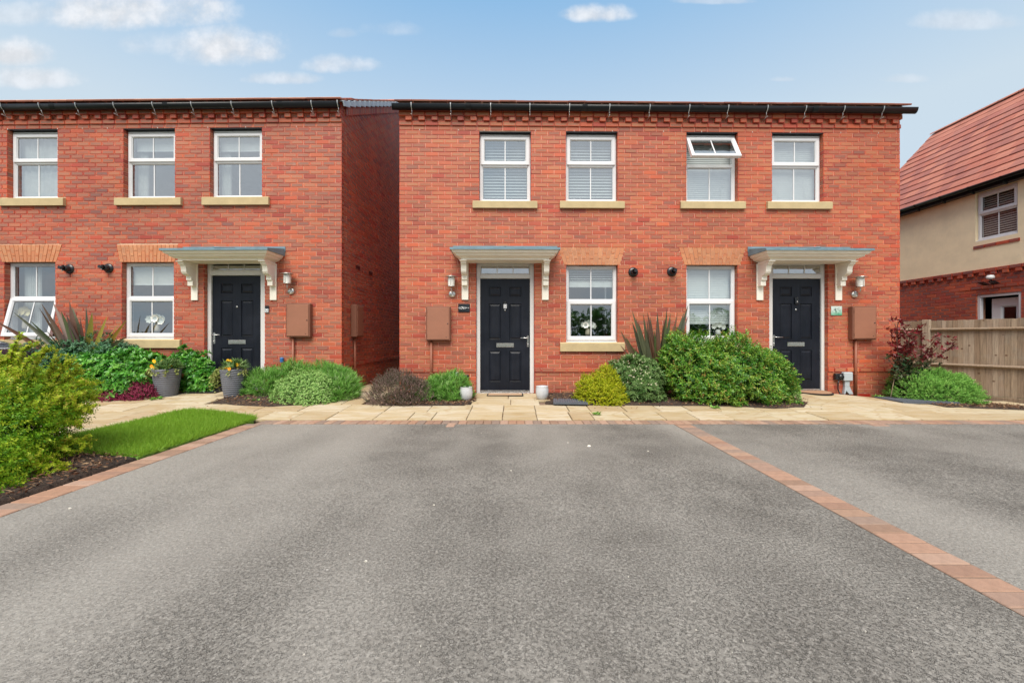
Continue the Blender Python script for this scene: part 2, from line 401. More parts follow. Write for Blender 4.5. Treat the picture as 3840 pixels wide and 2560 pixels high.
mat('cream_paint', lin(247, 241, 228), .5, var=.03, vscale=6)
mat('frame_white', (.70, .69, .68), .35, var=.03, vscale=4)
mat('stone_sill', lin(188, 168, 128), .85, var=.08, vscale=7, bump=.3, bscale=160)
mat('black_plastic', (.012, .013, .016), .25, spec=.6)
mat('gutter_black', (.006, .007, .009), .35, spec=.35, var=.2, vscale=2)
mat('galvanised', (.55, .56, .57), .4, .7)
mat('steel', (.6, .59, .56), .28, .9, var=.1, vscale=20)
mat('chrome', (.75, .75, .75), .2, .9)
mat('lead', lin(112, 138, 150), .55, .1, var=.15, vscale=7)
mat('meter_brown', lin(150, 100, 78), .55, var=.05, vscale=5)
mat('meter_edge', lin(122, 78, 60), .6)
mat('pipe_brown', lin(142, 84, 62), .5)
mat('blind_white', (.76, .79, .78), .55)
mat('blind_grey', lin(206, 188, 176), .6)
mat('opal_glass', (.8, .79, .74), .25)
mat('rubber', (.012, .012, .013), .8)
mat('slate_cap', lin(176, 188, 200), .4, var=.12, vscale=5)
mat('roof_tile', lin(184, 116, 96), .8, var=.14, vscale=2.5, bump=.3, bscale=120, col2=lin(156, 96, 80))
mat('room_paint', lin(196, 192, 182), .9)
mat('render_cream', lin(248, 230, 194), .95, var=.06, vscale=3, bump=1.0, bscale=26)
mat('air_brick', lin(176, 44, 28), .6)
M['glass_up'] = glass_mat('glass_up', .44); M['glass_low'] = glass_mat('glass_low', .28); M['glass_far'] = glass_mat('glass_far', .10)
def door_material():
    m = bpy.data.materials.new('door_paint'); m.use_nodes = True; nt = m.node_tree; b = nt.nodes['Principled BSDF']
    tc = nn(nt, 'ShaderNodeTexCoord'); mp = nn(nt, 'ShaderNodeMapping'); mp.inputs['Scale'].default_value = (14, 14, 1.6); nt.links.new(tc.outputs['Object'], mp.inputs[0])
    n1 = noise(nt, mp.outputs[0], 3, 5, .6); n2 = noise(nt, tc.outputs['Object'], 2.2, 4, .6)
    c = mixc(nt, mrange(nt, n1, .35, .75), (.006, .008, .014), (.009, .012, .021)); c = mixc(nt, mrange(nt, n2, .45, .75, 0, .5), c, (.014, .018, .030)); b.inputs['Specular IOR Level'].default_value = .28
    nt.links.new(c, b.inputs['Base Color']); nt.links.new(mrange(nt, n2, .3, .7, .3, .5), b.inputs['Roughness'])
    bp = nn(nt, 'ShaderNodeBump'); bp.inputs['Strength'].default_value = .35; bp.inputs['Distance'].default_value = .002
    nt.links.new(n1, bp.inputs['Height']); nt.links.new(bp.outputs[0], b.inputs['Normal']); return m
M['door'] = door_material()
def G_(n): return MATS[n]

# ------------------------------------------------------------------ brickwork
CH = .0753
def bond(a0, a1, zb, nc, ops=(), fn=None, phase=0, par=0):
    """stretcher bond between a0 and a1, cut round openings (x0,x1,z0,z1); fn(z) gives extra cut intervals; returns (a0,a1,z0,z1,course)"""
    out = []
    for c in range(nc):
        z0, z1 = zb+c*CH+.005, zb+(c+1)*CH-.005; zm = (z0+z1)/2
        lo, hi = a0, a1
        segs = [(lo, hi, z0, z1)]
        cuts = [o for o in ops if o[2] < z1 and o[3] > z0]
        for e in (fn(zm) if fn else ()): cuts.append((e[0], e[1], -99, 99))
        for o in cuts:
            new = []
            for s in segs:
                if o[1] <= s[0] or o[0] >= s[1]: new.append(s); continue
                if s[0] < o[0]: new.append((s[0], o[0], s[2], s[3]))
                if s[1] > o[1]: new.append((o[1], s[1], s[2], s[3]))
                x0, x1 = max(s[0], o[0]), min(s[1], o[1])
                if o[3] < s[3]-.018 and o[3] > s[2]: new.append((x0, x1, o[3]+.002, s[3]))
                elif o[2] > s[2]+.018 and o[2] < s[3]: new.append((x0, x1, s[2], o[2]-.002))
            segs = new
        for s in segs:
            if s[1]-s[0] < .02: continue
            off = phase+(.1125 if (c+par) % 2 else 0.0)
            k = math.floor((s[0]-off)/.225); xs = [s[0]]
            while True:
                k += 1; x = off+k*.225
                if x >= s[1]-.045: break
                if x > s[0]+.045: xs.append(x)
            xs.append(s[1])
            for i in range(len(xs)-1):
                l = xs[i]+(.005 if i else 0); r = xs[i+1]-(.005 if i < len(xs)-2 else 0)
                out.append((l, r, s[2], s[3], c))
    return out
def brick_faces(mb, a0, a1, z0, z1, proud=0.0, depth=.1, side=False, col=None):
    j = lambda: random.uniform(-.0012, .0012)
    y = -proud+random.uniform(-.0016, .0016); yb = depth
    col = col or (random.random(), random.random(), (a1-a0)/.3)
    f = [(a0+j(), y, z0+j()), (a1+j(), y, z0+j()), (a1+j(), y, z1+j()), (a0+j(), y, z1+j())]
    b = [(a0, yb, z0), (a1, yb, z0), (a1, yb, z1), (a0, yb, z1)]
    T = (lambda p: (-p[1], p[0], p[2])) if side else (lambda p: p)
    f = [T(p) for p in f]; b = [T(p) for p in b]
    U = [(0, 0), (1, 0), (1, 1), (0, 1)]
    mb.face(f, col, U)
    for i in range(4):
        k = (i+1) % 4
        mb.face([b[i], b[k], f[k], f[i]], (col[0]*.4, col[1], col[2]), U)
BRICK_MESHES = {}
def brick_proto(m):
    if m.name not in BRICK_MESHES:
        L = []
        for i in range(36):
            mb = MB(); brick_faces(mb, -.1075, .1075, 0, .0653)
            o = mb.build('brick', m, recalc=False); L.append(o.data); bpy.data.objects.remove(o)
        BRICK_MESHES[m.name] = L
    return BRICK_MESHES[m.name]
def lay(wall, items, m, world, limit=300):
    """items: (a0,a1,z0,z1,proud,side). The nearest whole stretchers become bricks of their own, the rest one joined part"""
    full = [i for i, b in enumerate(items) if abs((b[1]-b[0])-.215) < .004 and abs((b[3]-b[2])-.0653) < .002]
    def dist(i):
        b = items[i]; a = (b[0]+b[1])/2
        p = world(0, a, b[2]) if b[5] else world(a, 0, b[2])
        fr = abs((p[0])/max(p[1], .1)) < 1.2 and abs((p[2]-CZ)/max(p[1], .1)) < .8
        return (0 if fr else 1e3)+math.hypot(p[0], p[1], p[2]-CZ)*(2.0 if b[5] else 1)
    full.sort(key=dist); own = set(full[:limit]); P = brick_proto(m); mb = MB()
    for i, b in enumerate(items):
        if i in own:
            a = (b[0]+b[1])/2; o = link('brick', random.choice(P), wall)
            pr = b[4]+random.uniform(-.001, .001)
            o.location = (pr, a, b[2]) if b[5] else (a, -pr, b[2])
            if b[5]: o.rotation_euler = (0, 0, PI/2)
        else: brick_faces(mb, b[0], b[1], b[2], b[3], b[4], .1, b[5])
    return tag(mb.build('brickwork', m, wall, recalc=False), kind='stuff')
def arch(house, x0, x1, t0, t1, z0, z1, m, mm):
    """flat gauged arch over an opening: tapered voussoirs, two pieces to a voussoir"""
    a = tag(bpy.data.objects.new('flat_arch', None)); COL.objects.link(a); a.parent = house
    n = 15
    mb = MB(); mb.face([(x0, .005, z0), (x1, .005, z0), (t1, .005, z1), (t0, .005, z1)]); mb.build('joints', mm, a)
    for i in range(n):
        split = .36 if i % 2 else .66
        for s0, s1 in ((0, split), (split, 1)):
            mb = MB(); P = []
            for s, e in ((s0, 0), (s1, 1)):
                z = z0+(z1-z0)*s+(.004 if e == 0 and s0 > 0 else 0)-(.004 if e == 1 and s1 < 1 else 0)
                xl = (x0+(x1-x0)*i/n)*(1-s)+(t0+(t1-t0)*i/n)*s; xr = (x0+(x1-x0)*(i+1)/n)*(1-s)+(t0+(t1-t0)*(i+1)/n)*s
                P.append((xl+.0045, xr-.0045, z))
            y = -random.uniform(.002, .006); col = (random.random(), random.random(), .24)
            f = [(P[0][0], y, P[0][2]), (P[0][1], y, P[0][2]), (P[1][1], y, P[1][2]), (P[1][0], y, P[1][2])]
            b = [(q[0], .08, q[2]) for q in f]
            mb.face(f, col, [(0, 0), (0, 1), (1, 1), (1, 0)])
            for k in range(4): mb.face([b[k], b[(k+1) % 4], f[(k+1) % 4], f[k]], col, [(0, 0), (0, 1), (1, 1), (1, 0)])
            mb.build('brick', m, a, recalc=False)
    return a

# ------------------------------------------------------------------ windows, doors, canopies
def tiltf(x, hy, hz, ang):
    """turn points about a level hinge at (hy, hz)"""
    c, s = math.cos(ang), math.sin(ang)
    def T(p):
        y, z = p[1]-hy, p[2]-hz
        return (p[0], hy+y*c+z*s, hz-y*s+z*c)
    return T
def ring(mb, x0, x1, z0, z1, w, y0, y1, T=lambda p: p, bev=.012):
    """picture-frame section with a splayed inner edge"""
    def rect(i, y): return [T((x0+i, y, z0+i)), T((x1-i, y, z0+i)), T((x1-i, y, z1-i)), T((x0+i, y, z1-i))]
    rows = [rect(0, y1), rect(0, y0+.003), rect(.003, y0), rect(w-bev, y0), rect(w, y0+bev*1.1), rect(w, y1)]
    mb.grid(rows, True, False)
    mb.grid([rows[-1], rows[0]], True, False)
def window(house, x0, x1, z0, z1, upper=True, rec=.095, tilt=0.0, glass=None, sill=None, gl2=None):
    H = z1-z0; y = rec; glass = glass or (M['glass_up'] if upper else M['glass_low'])
    wd = bpy.data.objects.new('window', None); COL.objects.link(wd); wd.parent = house; U = G_('upvc')
    fw = .049; tz = z0+(.545 if upper else .535)*H          # transom
    mb = MB(); ring(mb, x0, x1, z0, z1, fw, y, y+.07); mb.box(x0+fw, x1-fw, y+.003, y+.066, tz-.028, tz+.028, bev=.006); mb.build('frame', U, wd)
    mb = MB(); mb.prism([(y-.045, z0-.024), (y-.045, z0-.006), (y-.002, z0+.012), (y+.03, z0+.012), (y+.03, z0-.024)], x0-.012, x1+.012); mb.build('cill', U, wd)
    mb = MB()
    if upper: mb.box(x0+.03, x1-.03, y-.016, y-.001, z1-.034, z1-.012, bev=.004)
    else: mb.box(x0+.26, x1-.2, y-.018, y-.001, z1-.030, z1-.014, bev=.004)
    mb.build('trickle_vent', U, wd)
    if upper: L = ((tz+.006, z1-.045, True), (z0+fw, tz-.028, False))
    else: L = ((z0+.036, tz+.006, True), (tz+.028, z1-fw, False))
    xm = (x0+x1)/2
    for (a, b, sash) in L:
        T = lambda p: p
        if sash:
            hx0, hx1 = x0+.022, x1-.022; sw = .069
            if tilt: T = tiltf(0, y-.004, b, tilt)
            mb = MB(); ring(mb, hx0, hx1, a, b, sw, y-.020, y+.035, T, .018); mb.build('sash', U, wd)
            gx0, gx1, gz0, gz1, gy = hx0+sw, hx1-sw, a+sw, b-sw, y+.006
        else:
            gx0, gx1, gz0, gz1, gy = x0+fw, x1-fw, a, b, y+.024
            mb = MB(); ring(mb, gx0, gx1, gz0, gz1, .012, gy-.012, gy+.004, bev=.008); mb.build('glazing_bead', U, wd); gx0 += .011; gx1 -= .011; gz0 += .011; gz1 -= .011
        mb = MB(); ring(mb, gx0, gx1, gz0, gz1, .004, gy-.001, gy+.012, T, .001); mb.build('gasket', G_('rubber'), wd)
        gx0 += .003; gx1 -= .003; gz0 += .003; gz1 -= .003
        mb = MB(); P = [T(p) for p in ((xm-.009, gy-.006, gz0), (xm+.009, gy-.006, gz0), (xm+.009, gy-.006, gz1), (xm-.009, gy-.006, gz1))]
        Q = [T(p) for p in ((xm-.009, gy+.004, gz0), (xm+.009, gy+.004, gz0), (xm+.009, gy+.004, gz1), (xm-.009, gy+.004, gz1))]
        mb.grid([P, Q], True, False, None, True); mb.build('glazing_bar', U, wd)
        for p0, p1 in ((gx0, xm-.006), (xm+.006, gx1)):
            mb = MB(); mb.face([T((p0, gy, gz0)), T((p1, gy, gz0)), T((p1, gy, gz1)), T((p0, gy, gz1))])
            mb.build('pane', (gl2 if (gl2 and sash) else glass), wd)
    if sill:
        mb = MB(); sx0, sx1, sz0, sz1 = sill
        mb.prism([(-.05, sz0), (-.05, sz1-.012), (-.044, sz1-.004), (y-.03, sz1+.012), (y-.03, sz0)], sx0, sx1)
        mb.build('sill', G_('stone_sill'), wd)
    return wd
def door(house, x0, x1, z0, z1, lx0, lx1, lz1, fz0, fz1, handle_left, rec=.07):
    """six panel door in a frame with a three light fanlight"""
    y = rec; U = G_('frame_white')
    fr = MB(); fr.box(x0, lx0, y, y+.09, z0, z1, bev=.006); fr.box(lx1, x1, y, y+.09, z0, z1, bev=.006)
    fr.box(lx0, lx1, y+.002, y+.088, lz1, fz0, bev=.006); fr.box(lx0, lx1, y+.002, y+.088, fz1, z1, bev=.006)
    f = fr.build('door_frame', U, house)
    mb = MB(); ring(mb, lx0, lx1, fz0, fz1, .016, y+.008, y+.03, bev=.008); mb.build('bead', U, f)
    for i in range(3):
        a, b = lx0+.016+(lx1-lx0-.032)*i/3, lx0+.016+(lx1-lx0-.032)*(i+1)/3
        mb = MB(); mb.face([(a+.005, y+.022, fz0+.014), (b-.005, y+.022, fz0+.014), (b-.005, y+.022, fz1-.014), (a+.005, y+.022, fz1-.014)]); mb.build('pane', M['glass_up'], f)
        if i: mb = MB(); mb.box(a-.008, a+.008, y+.014, y+.028, fz0+.012, fz1-.012); mb.build('glazing_bar', U, f)
    mb = MB(); mb.box(x0+.002, x1-.002, y-.012, y+.1, z0-.004, z0+.016, bev=.004); mb.box(lx0, lx1, y+.012, y+.06, z0+.016, z0+.034, bev=.004); mb.box(lx0, lx1, y+.024, y+.06, z0+.038, z0+.052, bev=.003)
    mb.build('threshold', G_('chrome'), f)
    d = bpy.data.objects.new('door', None); COL.objects.link(d); d.parent = house; D = M['door']
    W, Hh, b0 = lx1-lx0, lz1-z0-.05, z0+.05; yl = y+.034
    cols = ((.172, .415), (.585, .828)); rows = ((.842, .925), (.452, .775), (.075, .352))
    ops = [(lx0+W*c0, lx0+W*c1, b0+Hh*r0, b0+Hh*r1) for c0, c1 in cols for r0, r1 in rows]
    mb = MB(); holes(mb, lx0+.002, lx1-.002, b0, lz1-.003, ops, yl); mb.box(lx0+.002, lx1-.002, yl+.014, yl+.05, b0, lz1-.003)
    for o in ops:
        mb.face([(o[0], yl, o[2]), (o[0], yl+.014, o[2]), (o[0], yl+.014, o[3]), (o[0], yl, o[3])]); mb.face([(o[1], yl, o[2]), (o[1], yl+.014, o[2]), (o[1], yl+.014, o[3]), (o[1], yl, o[3])])
        mb.face([(o[0], yl, o[2]), (o[1], yl, o[2]), (o[1], yl+.014, o[2]), (o[0], yl+.014, o[2])]); mb.face([(o[0], yl, o[3]), (o[1], yl, o[3]), (o[1], yl+.014, o[3]), (o[0], yl+.014, o[3])])
    mb.build('door_leaf', D, d, recalc=False)
    for o in ops:
        mb = MB()
        def rect(i, yy): return [(o[0]+i, yy, o[2]+i), (o[1]-i, yy, o[2]+i), (o[1]-i, yy, o[3]-i), (o[0]+i, yy, o[3]-i)]
        mb.grid([rect(.004, yl+.0135), rect(.008, yl+.006), rect(.014, yl+.010), rect(.040, yl-.002)], True, False); mb.face(rect(.040, yl-.002)); mb.build('panel', D, d)
    hx = lx0+.035 if handle_left else lx1-.035; hz = b0+Hh*.46; sg = 1 if handle_left else -1
    mb = MB(); mb.box(hx-.016, hx+.016, yl-.008, yl, hz-.14, hz+.06, bev=.006); mb.tube([(hx, yl, hz+.02), (hx, yl-.05, hz+.02), (hx+sg*.02, yl-.055, hz+.02), (hx+sg*.135, yl-.05, hz+.018)], .009, 8)
    mb.lathe([(.010, .002), (.010, .012), (.001, .013)], 10, (hx, yl-.004, hz-.09), 'y'); mb.build('handle', G_('chrome'), d)
    lz = b0+Hh*.405; xc = lx0+W*.5
    mb = MB(); mb.box(xc-.155, xc+.155, yl-.008, yl+.001, lz-.038, lz+.038, bev=.004); mb.box(xc-.135, xc+.135, yl-.014, yl-.007, lz-.026, lz+.026, bev=.004); mb.build('letterbox', G_('chrome'), d)
    mb = MB(); mb.lathe([(.016, 0), (.016, .006), (.009, .009), (.001, .009)], 14, (xc, yl, b0+Hh*.72), 'y'); mb.build('spyhole', G_('chrome'), d)
    return d
def canopy(house, xc, W=1.76, D=.49, zt=2.545):
    c = bpy.data.objects.new('canopy', None); COL.objects.link(c); c.parent = house; P = G_('cream_paint'); hw = W/2
    mb = MB(); rows = []
    for i, z in ((0, 0), (0, -.022), (.012, -.026), (.022, -.050), (.045, -.066), (.062, -.070), (.068, -.088), (.10, -.108), (.135, -.122), (.15, -.126), (.15, -.150)):
        rows.append([(xc-hw+i, .0, zt+z), (xc-hw+i, -D+i, zt+z), (xc+hw-i, -D+i, zt+z), (xc+hw-i, .0, zt+z)])
    mb.grid(rows, False, False); mb.face(rows[-1]); mb.build('cornice', P, c)
    mb = MB(); e = .02
    f0 = [(xc-hw-e, -.001, zt+.10), (xc-hw-e, -D-e, zt+.006), (xc+hw+e, -D-e, zt+.006), (xc+hw+e, -.001, zt+.10)]
    lo = [(p[0], p[1], p[2]-(.02 if p[1] < -.1 else .115)) for p in f0]
    mb.grid([lo, [(p[0], p[1], p[2]+.014) for p in f0]], True, False, None, True)
    mb.box(xc-hw-.03, xc+hw+.03, -.014, -.003, zt+.06, zt+.15)
    mb.build('lead_roof', G_('lead'), c)
    mb = MB(); mb.tube([(xc, -.01, zt+.125), (xc, -D-.015, zt+.03)], .016, 8); mb.build('lead_roll', G_('lead'), c)
    for s in (-1, 1):
        bx = xc+s*.70
        prof = [(-.001, 0), (-.34, 0), (-.34, -.022), (-.318, -.03), (-.312, -.052)]
        prof += [(-.302+.05*math.sin(t*PI/2)-.0, -.055-.085*(1-math.cos(t*PI/2))*1.4) for t in (.25, .5, .75, 1)]
        prof += [(-.245+.10*(1-math.cos(t*PI/2)), -.175-.06*math.sin(t*PI/2)) for t in (.3, .6, 1)]
        prof += [(-.145, -.30), (-.115, -.305), (-.115, -.395), (-.03, -.40), (-.001, -.40)]
        mb = MB(); z = zt-.150
        mb.prism([(a, z+b) for a, b in prof], bx-.045, bx+.045)
        mb.box(bx-.058, bx+.058, -.026, -.002, z-.64, z-.001, bev=.003); mb.box(bx-.058, bx+.058, -.352, -.027, z-.021, z-.002, bev=.004)
        mb.build('bracket', P, c)
    return c
def gutter(house, xa, xb, z, clips, cap_right=True):
    g = MB(); prof = []
    cy, r = -.118, .056
    for k in range(13):
        t = PI*k/12; prof.append((cy-r*math.cos(t), z-.088*math.sin(t)))
    inn = [(cy+(p[0]-cy)*.94, z-.001-(z-p[1])*.95) for p in prof]
    loop = prof+list(reversed(inn))
    g.grid([[(xa, a, b) for a, b in loop], [(xb, a, b) for a, b in loop]], True, True, None, True)
    for x in (xa, xb-.006): g.prism([(a, b-.001) for a, b in prof], x-.002, x+.008)
    k = xa+1.3
    while k < xb-.5:
        pr = [(cy+(a-cy)*1.06, z+.004-(z-b)*1.06) for a, b in prof]; g.grid([[(k-.045, a, b) for a, b in pr], [(k+.045, a, b) for a, b in pr]], False, True); k += 2.0
    o = g.build('gutter', G_('gutter_black'), house)
    for x in clips:
        mb = MB(); pts = [(cy-r*1.1*math.cos(PI*k/12), z+.010-.100*math.sin(PI*k/12)) for k in range(0, 6)]
        for i in range(len(pts)-1):
            (a, b), (c, d) = pts[i], pts[i+1]
            mb.grid([[(x-.007, a, b), (x+.007, a, b)], [(x-.007, c, d), (x+.007, c, d)]], False, False)
            mb.grid([[(x-.007, a-.003, b), (x+.007, a-.003, b)], [(x-.007, c-.003, d), (x+.007, c-.003, d)]], False, False)
        a, b = pts[-1]
        mb.tube([(x, a, b), (x+.004, a+.01, b-.045), (x+.002, -.095, z-.170)], .0035, 6); mb.tube([(x, .0, z-.185), (x, -.16, z-.170)], .004, 6)
        mb.build('gutter_clip', G_('galvanised'), o)
    return o
def tile(m, w, l, t=.016):
    mb = MB(); c = (random.random(), random.random(), .5)
    mb.box(-w/2+.0035, w/2-.0035, -l/2, l/2, 0, t+.010, bev=.003); o = mb.build('tile', m); d = o.data; bpy.data.objects.remove(o); return d
def tile_variants():
    out = []
    for i in range(6):
        m = mat('roof_tile_%d' % i, lin(*[(170, 104, 86), (160, 96, 82), (178, 112, 92), (152, 92, 80), (168, 98, 80), (162, 102, 88)][i]), .8, var=.10, vscale=3, bump=.4, bscale=150)
        out.append(tile(m, .30, .36))
    return out
TILES = None
def tile_roof(house, xa, xb, ey, ez, ry, rz, own, back=None):
    """plain tiles from eaves (ey,ez) to ridge (ry,rz); own(row, nrows) says which rows are laid as tiles of their own"""
    global TILES
    TILES = TILES or tile_variants()
    roof = bpy.data.objects.new('roof', None); COL.objects.link(roof); roof.parent = house
    sl = math.hypot(ry-ey, rz-ez); ang = math.atan2(rz-ez, ry-ey); n = max(1, round(sl/.29)); g = sl/n; cols = round((xb-xa)/.30); w = (xb-xa)/cols
    mb = MB(); k = 0
    for r in range(n):
        for c in range(cols+(1 if r % 2 else 0)):
            x = xa+(c+.5)*w-(w/2 if r % 2 else 0)
            x0, x1 = max(xa, x-w/2), min(xb, x+w/2)
            s = (r+.5)*g-.02
            y = ey+s*math.cos(ang)-math.sin(ang)*.012; z = ez+s*math.sin(ang)+math.cos(ang)*.012
            j = random.uniform(-.003, .003)
            if own(r, n) and abs(x1-x0-w) < .01 and k < 300:
                o = link('tile', random.choice(TILES), roof); o.location = (x, y, z+j); o.rotation_euler = (ang-.075, 0, random.uniform(-.004, .004)); o.scale = (w/.30, g/.29*.97, 1); k += 1
            else:
                a2 = ang-.045; L = g*.6; dy, dz = math.cos(a2)*L, math.sin(a2)*L; ty, tz = -math.sin(a2)*.016, math.cos(a2)*.016
                mb.grid([[(x0+.002, y-dy, z-dz+j), (x1-.002, y-dy, z-dz+j), (x1-.002, y+dy, z+dz+j), (x0+.002, y+dy, z+dz+j)],
                         [(x0+.002, y-dy+ty, z-dz+tz+j), (x1-.002, y-dy+ty, z-dz+tz+j), (x1-.002, y+dy+ty, z+dz+tz+j), (x0+.002, y+dy+ty, z+dz+tz+j)]], True, False, None, True)
    if mb.v: tag(mb.build('tiling', G_('roof_tile'), roof), kind='stuff')
    mb = MB(); mb.face([(xa+.01, ey+.02, ez-.012), (xb-.01, ey+.02, ez-.012), (xb-.01, ry, rz-.012), (xa+.01, ry, rz-.012)])
    if back: mb.face([(xa, ry, rz), (xb, ry, rz), (xb, back[0], back[1]), (xa, back[0], back[1])])
    mb.build('roof_deck', G_('roof_tile'), roof)
    x = xa
    while x < xb-.1:
        q = MB(); pr = [(ry-.11*math.cos(PI*t/6), rz-.02+.075*math.sin(PI*t/6)) for t in range(7)]; q.grid([[(x, a, b) for a, b in pr], [(x+.44, a, b) for a, b in pr]], False, True); q.build('ridge_tile', G_('roof_tile'), roof); x += .45
    return roof

# ------------------------------------------------------------------ the setting
def sheet(name, poly_or_grid, m, dz=0.0, kind='structure', step=.25):
    x0, x1, y0, y1 = poly_or_grid
    def cuts(a, b):
        n = max(1, int((b-a)/step)); return [a+(b-a)*i/n for i in range(n+1)]
    mb = MB(); mb.grid([[(x, y, G(x, y)+dz) for x in cuts(x0, x1)] for y in cuts(y0, y1)], False, True)
    return tag(mb.build(name, m), kind=kind)
def ground_material():
    m = bpy.data.materials.new('earth'); m.use_nodes = True; nt = m.node_tree; b = nt.nodes['Principled BSDF']; b.inputs['Roughness'].default_value = 1
    g = nn(nt, 'ShaderNodeNewGeometry'); c = mixc(nt, mrange(nt, noise(nt, g.outputs['Position'], .4, 6, .6), .4, .6), (.07, .10, .035), (.11, .10, .06))
    nt.links.new(c, b.inputs['Base Color']); return m
def asphalt_material():
    m = bpy.data.materials.new('asphalt'); m.use_nodes = True; nt = m.node_tree; b = nt.nodes['Principled BSDF']; b.inputs['Roughness'].default_value = .9; b.inputs['Specular IOR Level'].default_value = .25
    g = nn(nt, 'ShaderNodeNewGeometry'); pos = g.outputs['Position']
    mp = nn(nt, 'ShaderNodeMapping'); mp.inputs['Scale'].default_value = (1.1, .26, 1); nt.links.new(pos, mp.inputs[0])
    big = noise(nt, mp.outputs[0], .55, 3, .5)
    sp_ = nn(nt, 'ShaderNodeSeparateXYZ'); nt.links.new(mixc(nt, .12, pos, noise(nt, pos, 1.4, 3, .5, 1)), sp_.inputs[0])
    for tx, tw in ((-.95, .42), (1.35, .38), (3.1, .4), (4.9, .45)):       # worn wheel tracks
        q = mth(nt, 'DIVIDE', mth(nt, 'SUBTRACT', sp_.outputs[0], tx), tw); q = mth(nt, 'EXPONENT', mth(nt, 'MULTIPLY', mth(nt, 'MULTIPLY', q, q), -1.0)); big = mth(nt, 'SUBTRACT', big, mth(nt, 'MULTIPLY', q, .17)); mid = noise(nt, pos, 2.2, 4, .5); fine = noise(nt, pos, 60, 4, .7); tint = noise(nt, pos, 1.3, 3, .5)
    vo = nn(nt, 'ShaderNodeTexVoronoi', feature='F1'); vo.inputs['Scale'].default_value = 150; nt.links.new(mixc(nt, .014, pos, noise(nt, pos, 40, 2, .5, 1)), vo.inputs['Vector'])
    ve = nn(nt, 'ShaderNodeTexVoronoi', feature='DISTANCE_TO_EDGE'); ve.inputs['Scale'].default_value = 150; nt.links.new(mixc(nt, .02, pos, noise(nt, pos, 33, 2, .5, 1)), ve.inputs['Vector'])
    sc = nn(nt, 'ShaderNodeSeparateColor'); nt.links.new(vo.outputs['Color'], sc.inputs[0])
    c = mixc(nt, mrange(nt, big, .36, .64), (.150, .137, .121), (.300, .278, .248))
    c = mixc(nt, mrange(nt, tint, .35, .65, 0, .5), c, (.24, .222, .198))
    c = mixc(nt, mrange(nt, mid, .35, .7, 0, .45), c, (.315, .294, .262))
    c = mixc(nt, mrange(nt, sc.outputs[0], .5, 1.0, 0, .4), c, (.44, .41, .37))
    # open pits between the stones show more where the surface has worn
    wear = mrange(nt, big, .3, .6, .62, .18)
    pit = mth(nt, 'MULTIPLY', mrange(nt, ve.outputs[0], .02, .12, 1, 0), mrange(nt, noise(nt, pos, 75, 3, .6), .44, .6)); pit = mth(nt, 'MULTIPLY', pit, wear)
    c = mixc(nt, pit, c, (.045, .042, .040))
    c = mixc(nt, mrange(nt, fine, .3, .7, 0, .22), c, (.12, .11, .10))
    # a few pale chips of stone
    v3 = nn(nt, 'ShaderNodeTexVoronoi', feature='F1'); v3.inputs['Scale'].default_value = 34; nt.links.new(pos, v3.inputs['Vector']); s3 = nn(nt, 'ShaderNodeSeparateColor'); nt.links.new(v3.outputs['Color'], s3.inputs[0])
    chip = mth(nt, 'MULTIPLY', mrange(nt, v3.outputs['Distance'], .13, .09, 0, 1), mrange(nt, s3.outputs[1], .996, .997))
    c = mixc(nt, chip, c, (.6, .58, .54)); nt.links.new(c, b.inputs['Base Color'])
    bp = nn(nt, 'ShaderNodeBump'); bp.inputs['Strength'].default_value = 1.0; bp.inputs['Distance'].default_value = .006
    h = mth(nt, 'SUBTRACT', mth(nt, 'ADD', mth(nt, 'MULTIPLY', sc.outputs[1], .3), mth(nt, 'MULTIPLY', fine, .5)), mth(nt, 'MULTIPLY', pit, 1.2))
    nt.links.new(h, bp.inputs['Height']); nt.links.new(bp.outputs[0], b.inputs['Normal']); return m
mb = MB()
XS = [-400, -60, -20, -12]+[-10+i*.5 for i in range(43)]+[12, 20, 60, 400]; YS = [-400, -60, -20, -10]+[-8+i*1.0 for i in range(13)]+[5.0+i*.25 for i in range(12)]+[9, 12, 20, 60, 400]
mb.grid([[(x, y, G(x, y)-.06) for x in XS] for y in YS], False, True); tag(mb.build('ground', ground_material()), kind='structure')
M['asphalt'] = asphalt_material()
EX = -3.06            # right edge of the edging on the left of the drive
sheet('driveway', (EX, 12.0, -7.5, 5.05), M['asphalt'], 0.0)

def paver_meshes():
    out = []
    for i in range(10):
        base = [(154, 124, 104), (146, 114, 96), (160, 130, 110), (140, 112, 94), (160, 126, 106), (134, 114, 102), (156, 120, 98), (150, 122, 106), (142, 120, 106), (164, 134, 116)][i]
        m = mat('paver_%d' % i, lin(*base), .9, var=.10, vscale=22, bump=.8, bscale=220)
        mb = MB(); mb.box(-.0495, .0495, -.099, .099, -.05, .0, bev=.005); o = mb.build('paver', m); out.append(o.data); bpy.data.objects.remove(o)
    return out
PAV = paver_meshes()
def pavers(name, label, spots):
    root = bpy.data.objects.new(name, None); COL.objects.link(root); tag(root, label, kind='structure')
    for x, y, r in spots:
        o = link('paver', random.choice(PAV), root); o.location = (x+random.uniform(-.001, .001), y+random.uniform(-.001, .001), G(x, y)+.006+random.uniform(-.0015, .0015)); o.rotation_euler = (random.uniform(-.006, .006), random.uniform(-.006, .006), r+random.uniform(-.01, .01))
    return root
def rim_sheet(x0, x1, y0, y1, nm): sheet(nm, (x0, x1, y0, y1), mat('joint_sand', lin(122, 100, 84), .95, var=.2, vscale=30), -.004)
p = .1035; edge = []
x = -3.10
while x < 8.6: edge.append((x, 5.155, 0)); x += p
y = 5.155-.16
while y > 1.2: edge.append((EX-.10, y, PI/2)); y -= p
SX = 2.078             # the brick strip between the two drives
y = 5.155-.155
while y > 1.1: edge.append((SX, y, PI/2)); y -= p
